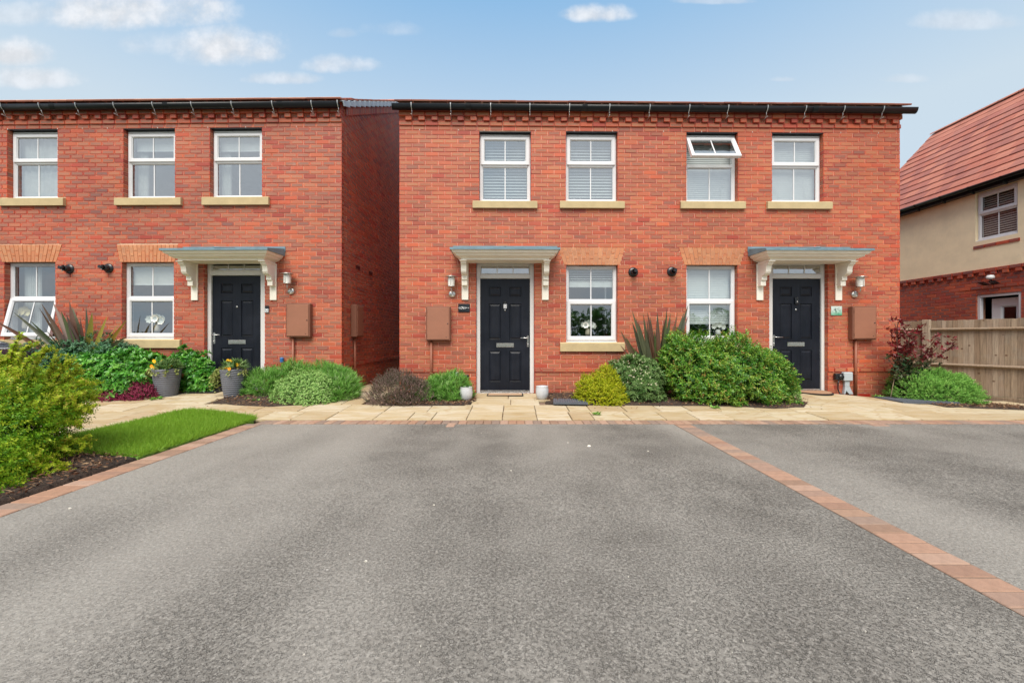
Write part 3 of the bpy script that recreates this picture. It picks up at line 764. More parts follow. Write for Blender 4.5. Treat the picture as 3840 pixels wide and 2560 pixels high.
edge += [(-.74, 4.995, 0), (4.45, 4.99, PI/2)]
sheet('edging_bed', (-3.2, 8.6, 5.045, 5.265), mat('joint_sand', lin(122, 100, 84), .95, var=.2, vscale=30), -.008)
sheet('edging_bed', (-3.27, EX, 1.1, 5.05), MATS['joint_sand'], -.008)
sheet('edging_bed', (SX-.1, SX+.1, 1.08, 5.045), MATS['joint_sand'], .003)
pavers('brick_edging', 'pinkish red block pavers edging and dividing the two tarmac drives', edge)

# riven sandstone paving
def slab_material(i):
    base = [(184, 172, 148), (178, 164, 138), (188, 176, 154), (174, 158, 130), (184, 170, 144), (170, 152, 124)][i]
    m = bpy.data.materials.new('sandstone_%d' % i); m.use_nodes = True; nt = m.node_tree; b = nt.nodes['Principled BSDF']; b.inputs['Roughness'].default_value = .85
    g = nn(nt, 'ShaderNodeNewGeometry'); mp = nn(nt, 'ShaderNodeMapping'); mp.inputs['Scale'].default_value = (1, 3.2, 1); mp.inputs['Rotation'].default_value = (0, 0, i*.5); nt.links.new(g.outputs['Position'], mp.inputs[0])
    n1 = noise(nt, mp.outputs[0], 2.4, 6, .6); n2 = noise(nt, mp.outputs[0], 9, 5, .7); c0 = lin(*base)
    wv = nn(nt, 'ShaderNodeTexWave'); wv.inputs['Scale'].default_value = 1.1; wv.inputs['Distortion'].default_value = 9; wv.inputs['Detail'].default_value = 3; nt.links.new(mp.outputs[0], wv.inputs['Vector'])
    c = mixc(nt, mrange(nt, n1, .35, .7), c0, tuple(v*f for v, f in zip(c0, (.86, .78, .62))))
    c = mixc(nt, mrange(nt, n2, .56, .7, 0, .5), c, lin(170, 140, 98)); c = mixc(nt, mrange(nt, wv.outputs['Fac'], 0, .12, .35, 0), c, lin(150, 118, 78))
    c = mixc(nt, mrange(nt, noise(nt, g.outputs['Position'], 5, 4, .6), .6, .75, 0, .35), c, lin(150, 140, 110))
    nt.links.new(c, b.inputs['Base Color']); bp = nn(nt, 'ShaderNodeBump'); bp.inputs['Strength'].default_value = .7; bp.inputs['Distance'].default_value = .015
    nt.links.new(mth(nt, 'ADD', n1, mth(nt, 'MULTIPLY', wv.outputs['Fac'], .25)), bp.inputs['Height']); nt.links.new(bp.outputs[0], b.inputs['Normal']); return m
SLABM = [slab_material(i) for i in range(6)]
path = bpy.data.objects.new('path', None); COL.objects.link(path); tag(path, 'buff riven sandstone paving along the front of both houses', kind='structure')
def slab(x0, x1, y0, y1, poly=None):
    gp = .005; P = poly or [(x0+gp, y0+gp), (x1-gp, y0+gp), (x1-gp, y1-gp), (x0+gp, y1-gp)]
    mb = MB(); t = random.uniform(-.002, .004)
    e = []
    for i in range(len(P)):
        a, b = P[i], P[(i+1) % len(P)]
        for k in range(4): e.append((a[0]+(b[0]-a[0])*k/4+random.uniform(-.002, .002), a[1]+(b[1]-a[1])*k/4+random.uniform(-.002, .002)))
    cx, cy = sum(q[0] for q in e)/len(e), sum(q[1] for q in e)/len(e)
    rows = [[(x, y, G(x, y)-.035) for x, y in e], [(x, y, G(x, y)+.008+t) for x, y in e], [(x+(cx-x)*.03, y+(cy-y)*.03, G(x, y)+.014+t) for x, y in e]]
    mb.grid(rows, True, False); mb.face(rows[-1]); mb.build('slab', random.choice(SLABM), path)
sheet('path_bed', (-8.6, 12, 5.255, 6.95), MATS['joint_sand'], -.012); sheet('path_bed', (-6.9, -4.62, 2.4, 5.255), MATS['joint_sand'], -.012)
rowsd = [(5.262, 5.70), (5.70, 6.14)]
W1 = [.6, .45, .29, .6, .45, .6, .9, .45]
for ri, (a, b) in enumerate(rowsd):
    xs = {0: [-.585, -.125, .325, .77, 1.06, 1.53, 1.98, 2.40, 2.85], 1: [-.58, -.12, .33, .80, 1.10, 1.60, 2.08, 2.5, 2.9]}[ri]
    x = xs[-1]; 
    while x < 11: x += random.choice((.45, .6, .6, .75)); xs.append(x)
    x = xs[0]; L = []
    while x > -4.5: x -= random.choice((.3, .45, .6, .6)); L.append(x)
    xs = sorted(L)+xs
    for i in range(len(xs)-1): slab(xs[i], xs[i+1], a, b)
for a, b, x0, x1 in ((6.14, 6.60, -.62, .42), (6.60, 7.08, -.66, .46), (6.14, 6.62, -8.4, -4.6), (5.70, 6.14, -8.4, -4.62), (5.25, 5.70, -6.9, -4.62), (6.62, 7.1, -6.4, -4.6), (6.14, 6.6, 4.3, 9.4), (6.6, 7.05, 4.35, 7.0),
                     (6.60, 7.15, 7.0, 9.3), (7.15, 7.7, 7.05, 9.2), (7.7, 8.3, 7.05, 9.0), (6.14, 6.6, -3.0, -2.25), (6.6, 7.1, -2.95, -2.05), (7.1, 7.7, -2.9, -2.0), (7.7, 8.3, -2.9, -2.0)):
    x = x0
    while x < x1-.05:
        n = min(x1, x+random.choice((.45, .6, .6, .75)));
        if x1-n < .2: n = x1
        slab(x, n, a, b); x = n
y = 5.25
while y > 2.5:
    x = -6.9; h = random.choice((.45, .6))
    while x < -4.65:
        n = min(-4.62, x+random.choice((.45, .6, .75)))
        if -4.62-n < .2: n = -4.62
        slab(x, n, y-h, y); x = n
    y -= h

# bark mulched beds
def mulch_material():
    m = bpy.data.materials.new('mulch_soil'); m.use_nodes = True; nt = m.node_tree; b = nt.nodes['Principled BSDF']; b.inputs['Roughness'].default_value = 1
    g = nn(nt, 'ShaderNodeNewGeometry'); n = noise(nt, g.outputs['Position'], 45, 5, .7)
    nt.links.new(mixc(nt, mrange(nt, n, .35, .65), (.022, .014, .010), (.075, .048, .034)), b.inputs['Base Color'])
    bp = nn(nt, 'ShaderNodeBump'); bp.inputs['Distance'].default_value = .02; nt.links.new(n, bp.inputs['Height']); nt.links.new(bp.outputs[0], b.inputs['Normal']); return m
M['mulch'] = mulch_material()
M['chips'] = leaf_mat('bark_chip', [lin(76, 50, 38), lin(118, 82, 62), lin(96, 68, 54), lin(166, 138, 108), lin(112, 82, 68)], .95, 0.0, .1)
M['chips_red'] = leaf_mat('bark_chip_red', [lin(58, 30, 24), lin(88, 50, 40), lin(74, 42, 36), lin(110, 72, 56)], .95, 0.0, .1)
def bed(polys, nchips, m='chips', dz=.012):
    """planting bed: soil heaped a little above the paving, with loose bark on top"""
    mb = MB()
    for poly in polys:
        c = (sum(p[0] for p in poly)/len(poly), sum(p[1] for p in poly)/len(poly)); rows = []
        for s, h in ((1, -.03), (.985, dz+.006), (.8, dz+.022), (.4, dz+.03), (.02, dz+.03)):
            r = []
            for i in range(len(poly)):
                a, b = poly[i], poly[(i+1) % len(poly)]
                for k in range(5):
                    x, y = a[0]+(b[0]-a[0])*k/5, a[1]+(b[1]-a[1])*k/5; x, y = c[0]+(x-c[0])*s, c[1]+(y-c[1])*s; r.append((x, y, G(x, y)+h+(random.uniform(-.004, .004) if s < 1 else 0)))
            rows.append(r)
        mb.grid(rows, True, True)
    tag(mb.build('soil', M['mulch']), kind='structure')
    P = []
    def inside(x, y, poly):
        r = False
        for i in range(len(poly)):
            (ax, ay), (bx, by) = poly[i], poly[i-1]
            if (ay > y) != (by > y) and x < (bx-ax)*(y-ay)/(by-ay)+ax: r = not r
        return r
    while len(P) < nchips:
        poly = random.choice(polys); xs, ys = [q[0] for q in poly], [q[1] for q in poly]; x, y = random.uniform(min(xs)-.02, max(xs)+.02), random.uniform(min(ys)-.025, max(ys))
        if inside(x, y, poly) or (random.random() < .04 and y > min(ys)-.06): P.append((x, y, G(x, y)+dz+.024+random.uniform(0, .018)-(.0 if inside(x, y, poly) else .03)))
    A = np.array(P); D = NR.normal(size=A.shape); D[:, 2] *= .28
    V, Q = leaves(A, D, 1, .034, .013, .1, 0, fold=.1, lv=.7); tag(np_mesh('bark_chips', V, Q, M[m], None, colours(len(A), 1)), kind='stuff', label='loose brown bark chips spread over the soil of the planting beds')
BEDS_R = [[(-1.98, 6.06), (-.70, 6.06), (-.55, 6.45), (-.64, 7.1), (-1.98, 7.1)],
          [(.50, 6.30), (.75, 6.12), (3.2, 6.02), (3.75, 5.86), (4.25, 5.95), (4.55, 6.3), (4.5, 7.18), (.48, 7.12)], [(6.5, 6.15), (7.6, 6.1), (8.4, 6.3), (8.3, 7.0), (6.9, 7.3), (6.5, 7.1)]]
bed(BEDS_R, 9000)
bed([[(-4.55, 6.25), (-4.1, 6.05), (-3.5, 5.93), (-2.95, 6.12), (-2.9, 7.1), (-4.6, 7.2)], [(-8.6, 6.5), (-6.6, 6.62), (-5.6, 6.75), (-5.35, 7.3), (-8.6, 7.3)]], 3500)
bed([[(-5.2, 1.6), (-3.29, 1.6), (-3.29, 3.62), (-3.7, 3.72), (-4.6, 3.75), (-5.2, 3.9)]], 6000)
# lawn
def lawn():
    poly = [(-3.29, 3.62), (-3.27, 5.2), (-3.33, 5.33), (-3.75, 5.5), (-4.2, 5.66), (-4.5, 5.70), (-4.6, 5.5), (-4.66, 3.75), (-3.9, 3.73)]
    mb = MB(); P = [(x, y, G(x, y)+.018) for x, y in poly]; mb.face(P); mb.grid([[(x, y, G(x, y)-.04) for x, y in poly], P], True, False)
    tag(mb.build('lawn', mat('turf', (.17, .31, .055), 1.0, var=.4, vscale=14)), kind='structure')
    N = 42000; A = np.empty((0, 3))
    xs, ys = NR.uniform(-4.7, -3.25, N*2), NR.uniform(3.6, 5.72, N*2); ok = np.zeros(N*2, bool)
    for i in range(len(poly)):
        (ax, ay), (bx, by) = poly[i], poly[i-1]; c = (ay > ys) != (by > ys); ok ^= c & (xs < (bx-ax)*(ys-ay)/((by-ay) or 1e-9)+ax)
    xs, ys = xs[ok], ys[ok]; z = np.array([G(x, y) for x, y in zip(xs, ys)])+.012
    A = np.stack([xs+NR.normal(size=len(xs))*.012, ys+NR.normal(size=len(xs))*.012, z], 1); D = np.stack([NR.normal(size=len(xs))*.85, NR.normal(size=len(xs))*.85, np.ones(len(xs))], 1)
    pat = .5+.5*np.sin(xs*5+np.sin(ys*4)*2)*np.cos(ys*3.1+xs*2)
    V, Q = leaves(A, D, 1, .060, .0065, .2, 0, fold=.1, lv=.5, shape='x'); C = colours(len(A), 1); C[:, 0] = np.clip(C[:, 0]*.7+pat*.3, 0, 1)
    tag(np_mesh('grass', V, Q, leaf_mat('grass_blade', [lin(168, 214, 74), lin(194, 232, 84), lin(212, 240, 100), lin(234, 240, 136)],   .5, .5)), kind='stuff', label='bright green mown grass of the small front lawn')
    return
lawn()
# ------------------------------------------------------------------ the two brick houses
def wallthing(H, name, label, cat, px, py, d=0.0, group=None):
    x, z = H.hit(px, py, d); return thing(name, label, cat, H.world(x, 0, z), H.a, group)
RH = Frame(-1.962, 7.17, .0135)
LH = Frame(-2.99, 7.22, -.016)
def rect_px(H, x0, x1, y0, y1, d=0.0): return (H.X(x0, d), H.X(x1, d), H.Z((x0+x1)/2, y1, d), H.Z((x0+x1)/2, y0, d))
def quoin(mb_items, xe, zb, n, side_sign): pass
def build_house(H, name, label, xa, xb, zb, eave_z, wins, doors, arches, bm, mortar, side=False, roof_x=None, clips=(), gx=None, extra_ops=()):
    root = thing(name, label, 'house', (H.ox, H.oy, 0), H.a)
    wall = bpy.data.objects.new('wall', None); COL.objects.link(wall); wall.parent = root
    ops = [w_['op'] for w_ in wins]+[d_['op'] for d_ in doors]+list(extra_ops); sills = [w_['sill'] for w_ in wins if w_.get('sill')]
    cut = ops+[(s[0], s[1], s[2], s[3]) for s in sills]
    def fn(z):
        r = []
        for a in arches:
            if a[4] <= z <= a[5]:
                t = (z-a[4])/(a[5]-a[4]); r.append((a[0]*(1-t)+a[2]*t, a[1]*(1-t)+a[3]*t))
        return r
    items = []; nb = 8
    z0 = zb-nb*CH; ncourse = nb+57
    endtrim = (lambda c: .1125 if c % 2 else 0.0)
    for b in bond(xa, xb, z0, ncourse, cut, fn, 0.0 if not side else xb-math.floor(xb/.225)*.225):
        pr = .016 if b[4] == nb else 0.0
        items.append((b[0], b[1], b[2], b[3], pr, False))
    zt = zb+57*CH
    def special(z, pr, header=False):
        x = xa
        L = .1125 if header else .225
        k = 0
        while x < xb-.02:
            n = min(xb, x+L)
            items.append((x+(.005 if k else 0), n-(.005 if n < xb else 0), z+.005, z+CH-.005, (pr if not header else (.050 if k % 2 else .0)), False)); x = n; k += 1
    special(zt, .020); special(zt+CH, 0, True)
    special(zt+2*CH, .050); special(zt+3*CH, .050); special(zt+4*CH, .055)
    mb = MB(); g = .004
    holes(mb, xa, xb, z0-.3, zt+5*CH, [(o[0]-g, o[1]+g, o[2]-g, o[3]+g) for o in ops], .0065)
    for o in ops:
        for s in (o[0]-g, o[1]+g): mb.face([(s, .0065, o[2]-g), (s, .2, o[2]-g), (s, .2, o[3]+g), (s, .0065, o[3]+g)])
        for s in (o[2]-g, o[3]+g): mb.face([(o[0]-g, .0065, s), (o[1]+g, .0065, s), (o[1]+g, .2, s), (o[0]-g, .2, s)])
    holes(mb, xa, xb, z0-.3, zt+5*CH, [(o[0]-g, o[1]+g, o[2]-g, o[3]+g) for o in ops], .2)
    mb.box(xa, xb, -.04, .1, zt+5*CH, zt+5*CH+.05)
    mb.build('mortar', G_(mortar), wall, recalc=False)
    DEP, RY, SL = 7.9, 3.95, .567
    ez = eave_z
    if side:
        ztop = lambda y: ez-.06+SL*y
        sideit = bond(.1, DEP, z0, int((ztop(RY)-z0)/CH), (), lambda z: [] if z < ztop(.1) else [(-1, (z-ez+.06)/SL), (DEP-(z-ez+.06)/SL, 99)], .1-.0, 0)
        for b in sideit:
            if b[0] > RY+.6 and b[2] > 0: pass
            items.append((b[0], b[1], b[2], b[3], .016 if b[4] == nb else 0.0, True))
        mb = MB(); mb.face([(xb-.0065, .1, z0-.3), (xb-.0065, DEP, z0-.3), (xb-.0065, DEP, ez), (xb-.0065, RY, ztop(RY)), (xb-.0065, .1, ztop(.1))])
        mb.build('mortar', G_(mortar), wall)
        # corbelled course that follows the verge
        n = int((RY)/math.cos(math.atan(SL))/.113); vb = MB(); an = math.atan(SL)
        for k in range(n+3):
            s0, s1 = .15+k*.113, .15+(k+1)*.113-.01; col = (random.random(), random.random(), .36)
            if s1*math.cos(an) > RY: break
            P = [(s0*math.cos(an), ez-.02+s0*math.sin(an)), (s1*math.cos(an), ez-.02+s1*math.sin(an))]; h = .15
            f = [(xb+.028, P[0][0], P[0][1]-h), (xb+.028, P[1][0], P[1][1]-h), (xb+.028, P[1][0], P[1][1]), (xb+.028, P[0][0], P[0][1])]; b = [(xb-.06, q[1], q[2]) for q in f]
            vb.face(f, col, [(0, 0), (1, 0), (1, 1), (0, 1)])
            for q in range(4): vb.face([b[q], b[(q+1) % 4], f[(q+1) % 4], f[q]], col, [(0, 0), (1, 0), (1, 1), (0, 1)])
        tag(vb.build('verge_bricks', bm, wall), kind='stuff')
    lay(wall, items, bm, lambda x, y, z: H.world(x, y, z))
    # plain returns and rooms behind
    mb = MB()
    if not side: mb.box(xb-.12, xb-.01, .1, DEP, z0-.3, ez)
    mb.box(xa+.01, xa+.12, .1, DEP, z0-.3, ez); mb.box(xa+.01, xb-.01, DEP-.1, DEP, z0-.3, ez)
    mb.build('blockwork', bm, wall)
    mb = MB(); fl = zb+30*CH
    for a, b in ((z0, fl-.15), (fl+.15, ez)):
        mb.face([(xa+.13, .21, a+.62 if a == z0 else a), (xb-.13, .21, a+.62 if a == z0 else a), (xb-.13, 4.2, a+.62 if a == z0 else a), (xa+.13, 4.2, a+.62 if a == z0 else a)])
        mb.face([(xa+.13, 4.2, a), (xb-.13, 4.2, a), (xb-.13, 4.2, b), (xa+.13, 4.2, b)])
        mb.face([(xa+.13, .21, b), (xb-.13, .21, b), (xb-.13, 4.2, b), (xa+.13, 4.2, b)])
        for s in (xa+.13, xb-.13, (xa+xb)/2): mb.face([(s, .21, a), (s, 4.2, a), (s, 4.2, b), (s, .21, b)])
    mb.build('room', G_('room_paint'), root, recalc=False)
    for a in arches: arch(root, *a, M['brick_arch'], mortar and G_(mortar))
    for w_ in wins:
        o = w_['op']; window(root, o[0]+.004, o[1]-.004, o[2]+.014, o[3]-(.014 if w_['up'] else .004), w_['up'], .085, w_.get('tilt', 0), w_.get('glass'), w_.get('sill'), w_.get('gl2'))
        if w_['up']:
            mb = MB(); mb.box(o[0]-.05, o[1]+.05, .004, .1, o[3]-.010, o[3]-.001); mb.build('lintel', G_('black_plastic'), root)
    for d_ in doors:
        door(root, *d_['args']); canopy(root, d_['xc'])
    tile_roof(root, roof_x[0], roof_x[1], -.10, ez+.045, RY, ez+.045+SL*(RY+.10), lambda r, n: r in (0, 1, 2, n-1), (DEP, ez))
    gutter(root, gx[0], gx[1], ez, clips)
    return root, wall

def wspec(H, x0, x1, y0, y1, up, sill=None, **k):
    r = rect_px(H, x0, x1, y0, y1); s = None
    if sill: s = rect_px(H, *sill, d=-.05)
    if s: r = (r[0], r[1], s[3]-.004, r[3])
    return dict(op=r, up=up, sill=s, **k)
def dspec(H, fx0, fx1, fy0, fy1, lx0, lx1, ly0, gy0, gy1, left, ox0, ox1, d=.07):
    Z = lambda py: H.Z((fx0+fx1)/2, py, d)
    a = (H.X(fx0, d), H.X(fx1, d), Z(fy1), Z(fy0), H.X(lx0, d+.03), H.X(lx1, d+.03), Z(ly0), Z(gy1)-.02, Z(gy0)+.02, left)
    op = (min(a[0], H.X(ox0)), max(a[1], H.X(ox1)), a[2], a[3])
    a = (op[0]+.002, op[1]-.002)+a[2:]
    return dict(op=op, args=a, xc=(op[0]+op[1])/2)
# right-hand pair of houses
zbR = 4.786-57*CH
winsR = [wspec(RH, 1797, 1991, 493, 752, True, (1772, 2015.5, 752, 779)), wspec(RH, 2122, 2316, 493.5, 752, True, (2100, 2343, 752.5, 779.5)),
         wspec(RH, 2574, 2767, 496, 753, True, (2554, 2797.5, 754, 781), tilt=R(29)), wspec(RH, 2895, 3088, 498, 754, True, (2880, 3123, 755, 782)),
         wspec(RH, 2123, 2317, 993, 1284, False, (2101, 2344, 1285, 1317)), wspec(RH, 2574, 2766, 993, 1282, False, (2552, 2793, 1283, 1315))]
doorsR = [dspec(RH, 1787, 2003, 980, 1475, 1801, 1987, 1044, 997, 1024, False, 1785, 2003), dspec(RH, 2887, 3093, 980, 1469, 2894, 3076, 1044, 996, 1023.5, True, 2885, 3095)]
def aspec(H, b0, b1, t0, t1, y0, y1):
    return (H.X(b0), H.X(b1), H.X(t0), H.X(t1), H.Z((b0+b1)/2, y1), H.Z((b0+b1)/2, y0))
archR = [aspec(RH, 2115, 2325, 2091, 2345, 929, 993), aspec(RH, 2566, 2775, 2545, 2798, 929, 993)]
WR = RH.X(3374.5)
U = lambda *a: [v*1.63265 for v in a]
clipR = [RH.X(v, -.15) for v in U(945, 1035, 1127, 1217, 1308, 1400, 1492, 1583, 1672, 1762, 1850, 1938, 2028)]
airR = [rect_px(RH, 2113, 2158.6, 1480, 1494), rect_px(RH, 3220, 3262, 1476, 1487.5)]
RR, RW = build_house(RH, 'brick_house', 'right-hand red brick pair of houses with two black doors and four upper windows', 0.0, WR, zbR, 5.085, winsR, doorsR, archR,
                     M['brick_right'], 'mortar', False, (-.05, WR+.06), clipR, (-.09, WR+.16), airR)
# left-hand house
zbL = 4.869-57*CH
winsL = [wspec(LH, 26.5, 216, 484, 741, True, (-10, 235.5, 741, 770)), wspec(LH, 462.7, 656, 482, 740, True, (427, 676.6, 740, 768)), wspec(LH, 787, 982.4, 479, 737, True, (755.5, 1005.8, 737, 767)),
         wspec(LH, 16, 207.5, 983, 1272, False, (-15, 225, 1274, 1306), tilt=R(12)), wspec(LH, 456.5, 652, 982, 1272, False, (431, 673, 1273, 1304))]
doorsL = [dspec(LH, 777, 992.6, 969, 1463, 796, 980.5, 1032, 984, 1009, True, 775, 993)]
archL = [aspec(LH, 8, 212, -14, 233, 918, 982), aspec(LH, 450, 657, 437, 668, 918, 982)]
clipL = [LH.X(v, -.15) for v in U(5, 92, 176, 263, 352, 441, 533, 626, 716, 776)]
XL = -8.3
LR, LW = build_house(LH, 'brick_house', 'left-hand red brick house with one black door and its shaded side wall on the passage', XL, 0.0, zbL, 5.15, winsL, doorsL, archL,
                     M['brick_left'], 'mortar', True, (XL-.02, .04), clipL, (XL, -.0), ())
# dry verge units up the visible gable of the left house
an = math.atan(.567)
vroot = bpy.data.objects.new('verge', None); COL.objects.link(vroot); vroot.parent = LR
k = 0; s = -.10
mbv = MB(); mbv.box(-.012, .014, -.139, .139, -.075, .0, bev=.006); mbv.box(-.10, .014, -.139, .139, .0, .014, bev=.006); vo_ = mbv.build('verge_cap', G_('slate_cap')); vmesh = vo_.data; bpy.data.objects.remove(vo_)
while s*math.cos(an) < 3.95:
    o = link('verge_cap', vmesh, vroot); y_ = s*math.cos(an); o.location = (.062, y_+.13, 5.15+.075+.567*(y_+.13)); o.rotation_euler = (an-.085, 0, 0); s += .292; k += 1
# air bricks
for (x0, x1, z0, z1) in airR:
    a = bpy.data.objects.new('air_brick', None); COL.objects.link(a); a.parent = RR
    mb = MB(); mb.box(x0, x1, .012, .05, z0, z1); ring(mb, x0, x1, z0, z1, .006, -.002, .012, bev=.002)
    for i in range(3): zz = z0+.012+(z1-z0-.02)*(i+.5)/3; mb.box(x0+.006, x1-.006, .001, .012, zz-.0035, zz+.0035)
    for i in range(9): xx = x0+(x1-x0)*(i+1)/10; mb.box(xx-.0025, xx+.0025, .002, .012, z0+.004, z1-.004)
    mb.build('grille', G_('air_brick'), a)

# small clear weep vents in the joints over the windows, and two more air bricks up the passage
for Hh, root, row in ((RH, RR, 4.786-.075), (LH, LR, 4.869-.075)):
    mb = MB(); x = (.35 if Hh is RH else XL+.3); e = WR if Hh is RH else 0
    while x < e-.2:
        mb.box(x-.004, x+.004, -.003, .03, row-.004, row+.020)
        x += random.choice((.45, .675, .9))
    tag(mb.build('weep_vent', mat('vent_clear', lin(220, 214, 204), .5), root), kind='stuff')
for yy in (.62, 1.30):
    a = bpy.data.objects.new('air_brick', None); COL.objects.link(a); a.parent = LR; zz = 2.42
    mb = MB(); mb.box(.001, .006, yy, yy+.215, zz, zz+.066)
    for i in range(4): mb.box(.006, .009, yy+.01, yy+.205, zz+.008+i*.015, zz+.014+i*.015)
    mb.build('grille', mat('air_brick_dark', lin(96, 40, 34), .6), a)

# ------------------------------------------------------------------ neighbour's rendered house on the right (its wall runs away from us)
NH = Frame.__new__(Frame); NH.ox, NH.oy, NH.a, NH.c, NH.s = 10.6, 12.8, -PI/2, 0.0, -1.0
N = thing('rendered_house', 'cream rendered house with a pinkish tiled roof behind the timber fence', 'house', (10.6, 12.8, 0), -PI/2)
nw = bpy.data.objects.new('wall', None); COL.objects.link(nw); nw.parent = N
zc = CZ+(HY-1054)/F*(10.6*F/(3378-CX))       # underside of the render
wu = (NH.X(3661), NH.X(3820), NH.Z(3740, 892), NH.Z(3740, 704)); wu = (wu[0], wu[1], NH.Z(3661, 908), NH.Z(3661, 727))
wl = (NH.X(3662), NH.X(3829), -.1, NH.Z(3662, 1107))
mb = MB(); holes(mb, 0, 7.6, zc, 4.62, [wu], -.02)
for s in wu[:2]: mb.face([(s, -.02, wu[2]), (s, .12, wu[2]), (s, .12, wu[3]), (s, -.02, wu[3])])
for s in wu[2:]: mb.face([(wu[0], -.02, s), (wu[1], -.02, s), (wu[1], .12, s), (wu[0], .12, s)])
mb.box(0, 7.6, -.02, .1, zc-.02, zc-.001); mb.box(0, 7.6, .06, .1, 4.62, 4.7); mb.build('render', G_('render_cream'), nw, recalc=False)
mb = MB(); holes(mb, 0, 7.6, -.5, zc, [wl], .0065)
for s in wl[:2]: mb.face([(s, .0065, wl[2]), (s, .2, wl[2]), (s, .2, wl[3]), (s, .0065, wl[3])])
mb.face([(wl[0], .0065, wl[3]), (wl[1], .0065, wl[3]), (wl[1], .2, wl[3]), (wl[0], .2, wl[3])]); mb.box(-.01, 0.0, 0, 5, -.5, 4.6); mb.build('mortar', G_('mortar_red'), nw, recalc=False)
items = [(b[0], b[1], b[2], b[3], .012 if (b[4] == 33 and b[0] > wl[0]-.5) else 0.0, False) for b in bond(0, 7.6, zc-2*CH-37*CH, 37, [wl], None, .03)]
z1_ = zc-2*CH; x = 0; k = 0
while x < 7.6:
    items.append((x+.005, x+.1075, z1_+.005, z1_+CH-.005, .045 if k % 2 else .004, False)); x += .1125; k += 1
x = 0
while x < 7.6: items.append((x+.005, x+.22, z1_+CH+.005, zc-.005, .04, False)); x += .225
lay(nw, items, M['brick_far'], lambda x, y, z: NH.world(x, y, z))
window(N, wu[0]+.01, wu[1]-.01, wu[2]+.02, wu[3]-.01, True, .03, 0, M['glass_far'])
mb = MB(); x = wu[0]-.03
while x < wu[1]+.02: brick_faces(mb, x, min(x+.215, wu[1]+.04), wu[2]-.16, wu[2]-.095, .035, .1); x += .225
mb.build('brick_sill', M['brick_far'], N, recalc=False)
# back door standing open behind the fence
fr = bpy.data.objects.new('back_door', None); COL.objects.link(fr); fr.parent = N
mb = MB(); U_ = G_('upvc'); mb.box(wl[0], wl[0]+.06, .02, .09, wl[2], wl[3], bev=.005); mb.box(wl[1]-.06, wl[1], .02, .09, wl[2], wl[3], bev=.005); mb.box(wl[0]+.06, wl[1]-.06, .021, .089, wl[3]-.06, wl[3]-.002, bev=.005); mb.build('frame', U_, fr)
mb = MB(); ring(mb, wl[0]+.16, wl[1]-.04, .0, wl[3]-.10, .20, .16, .20, bev=.03); mb.build('door_leaf', U_, fr)
mb = MB(); mb.face([(wl[0]+.36, .175, .2), (wl[1]-.24, .175, .2), (wl[1]-.24, .175, wl[3]-.3), (wl[0]+.36, .175, wl[3]-.3)]); mb.build('pane', M['glass_far'], fr)
mb = MB()
for a, b in ((-.1, 2.5), (2.8, 4.6)):
    mb.face([(.2, 3.2, a), (7.4, 3.2, a), (7.4, 3.2, b), (.2, 3.2, b)])
    for h in (a, b): mb.face([(.2, .21, h), (7.4, .21, h), (7.4, 3.2, h), (.2, 3.2, h)])
    for s in (.2, 7.4): mb.face([(s, .21, a), (s, 3.2, a), (s, 3.2, b), (s, .21, b)])
mb.build('room', mat('room_dark', lin(70, 62, 58), .9), N, recalc=False)
tile_roof(N, -.0, 7.8, -.20, 4.48, 2.5, 7.42, lambda r, n: True, (5.2, 4.48))
mb = MB(); cy = -.24; prof = [(cy-.058*math.cos(PI*k/10), 4.50-.065*math.sin(PI*k/10)) for k in range(11)]; inn = [(cy+(a-cy)*.93, b+.004) for a, b in reversed(prof)]
mb.grid([[(-.02, a, b) for a, b in prof+inn], [(7.8, a, b) for a, b in prof+inn]], True, True, None, True); mb.box(-.02, 7.8, -.17, -.15, 4.38, 4.52); mb.box(-.02, 7.8, -.15, -.02, 4.38, 4.392)
ng = mb.build('gutter', G_('gutter_black'), N)
x = .4
while x < 7.6:
    mb = MB(); pr = [(cy+(a-cy)*1.1, 4.505-(4.50-b)*1.12) for a, b in prof]; mb.grid([[(x-.02, a, b) for a, b in pr], [(x+.02, a, b) for a, b in pr]], False, True); mb.prism([(-.25, 4.40), (-.16, 4.40), (-.16, 4.33), (-.2, 4.35)], x-.02, x+.02); mb.build('gutter_bracket', G_('gutter_black'), ng); x += .62

# ------------------------------------------------------------------ blinds and things in the windows
def venetian(H, name, label, x0, x1, z0, z1, y=.17, pitch=.052, tilt=62, m='blind_white', gather=0.0, group=None):
    t = thing(name, label, 'blind', H.world((x0+x1)/2, y, z0), H.a, group); w_ = (x1-x0)/2; h = z1-z0
    mb = MB(); mb.box(-w_, w_, -.02, .025, h-.035, h, bev=.003); mb.build('headrail', G_(m), t)
    mb = MB(); pr = [(-.024, -.003), (0, .003), (.024, -.003)]; mb.grid([[(-w_, a, b) for a, b in pr], [(w_, a, b) for a, b in pr]], False, True); me = mb.build('slat', G_(m)); mesh = me.data; bpy.data.objects.remove(me)
    z = h-.06; n = 0
    while z > .03:
        o = link('slat', mesh, t); o.location = (0, 0, z); o.rotation_euler = (R(tilt)+random.uniform(-.02, .02), 0, random.uniform(-.002, .002)); z -= pitch
    mb = MB()
    mb.box(-w_, w_, -.018, .018, 0, .024+gather, bev=.004); mb.build('bottom_rail', G_(m), t)
    for s in (-.55, .55):
        mb = MB(); mb.tube([(s*w_, -.026, h-.03), (s*w_, -.028, .01)], .0012, 4); mb.build('cord', G_(m), t)
    return t
G4 = 'venetian blinds in the windows of the right-hand houses'
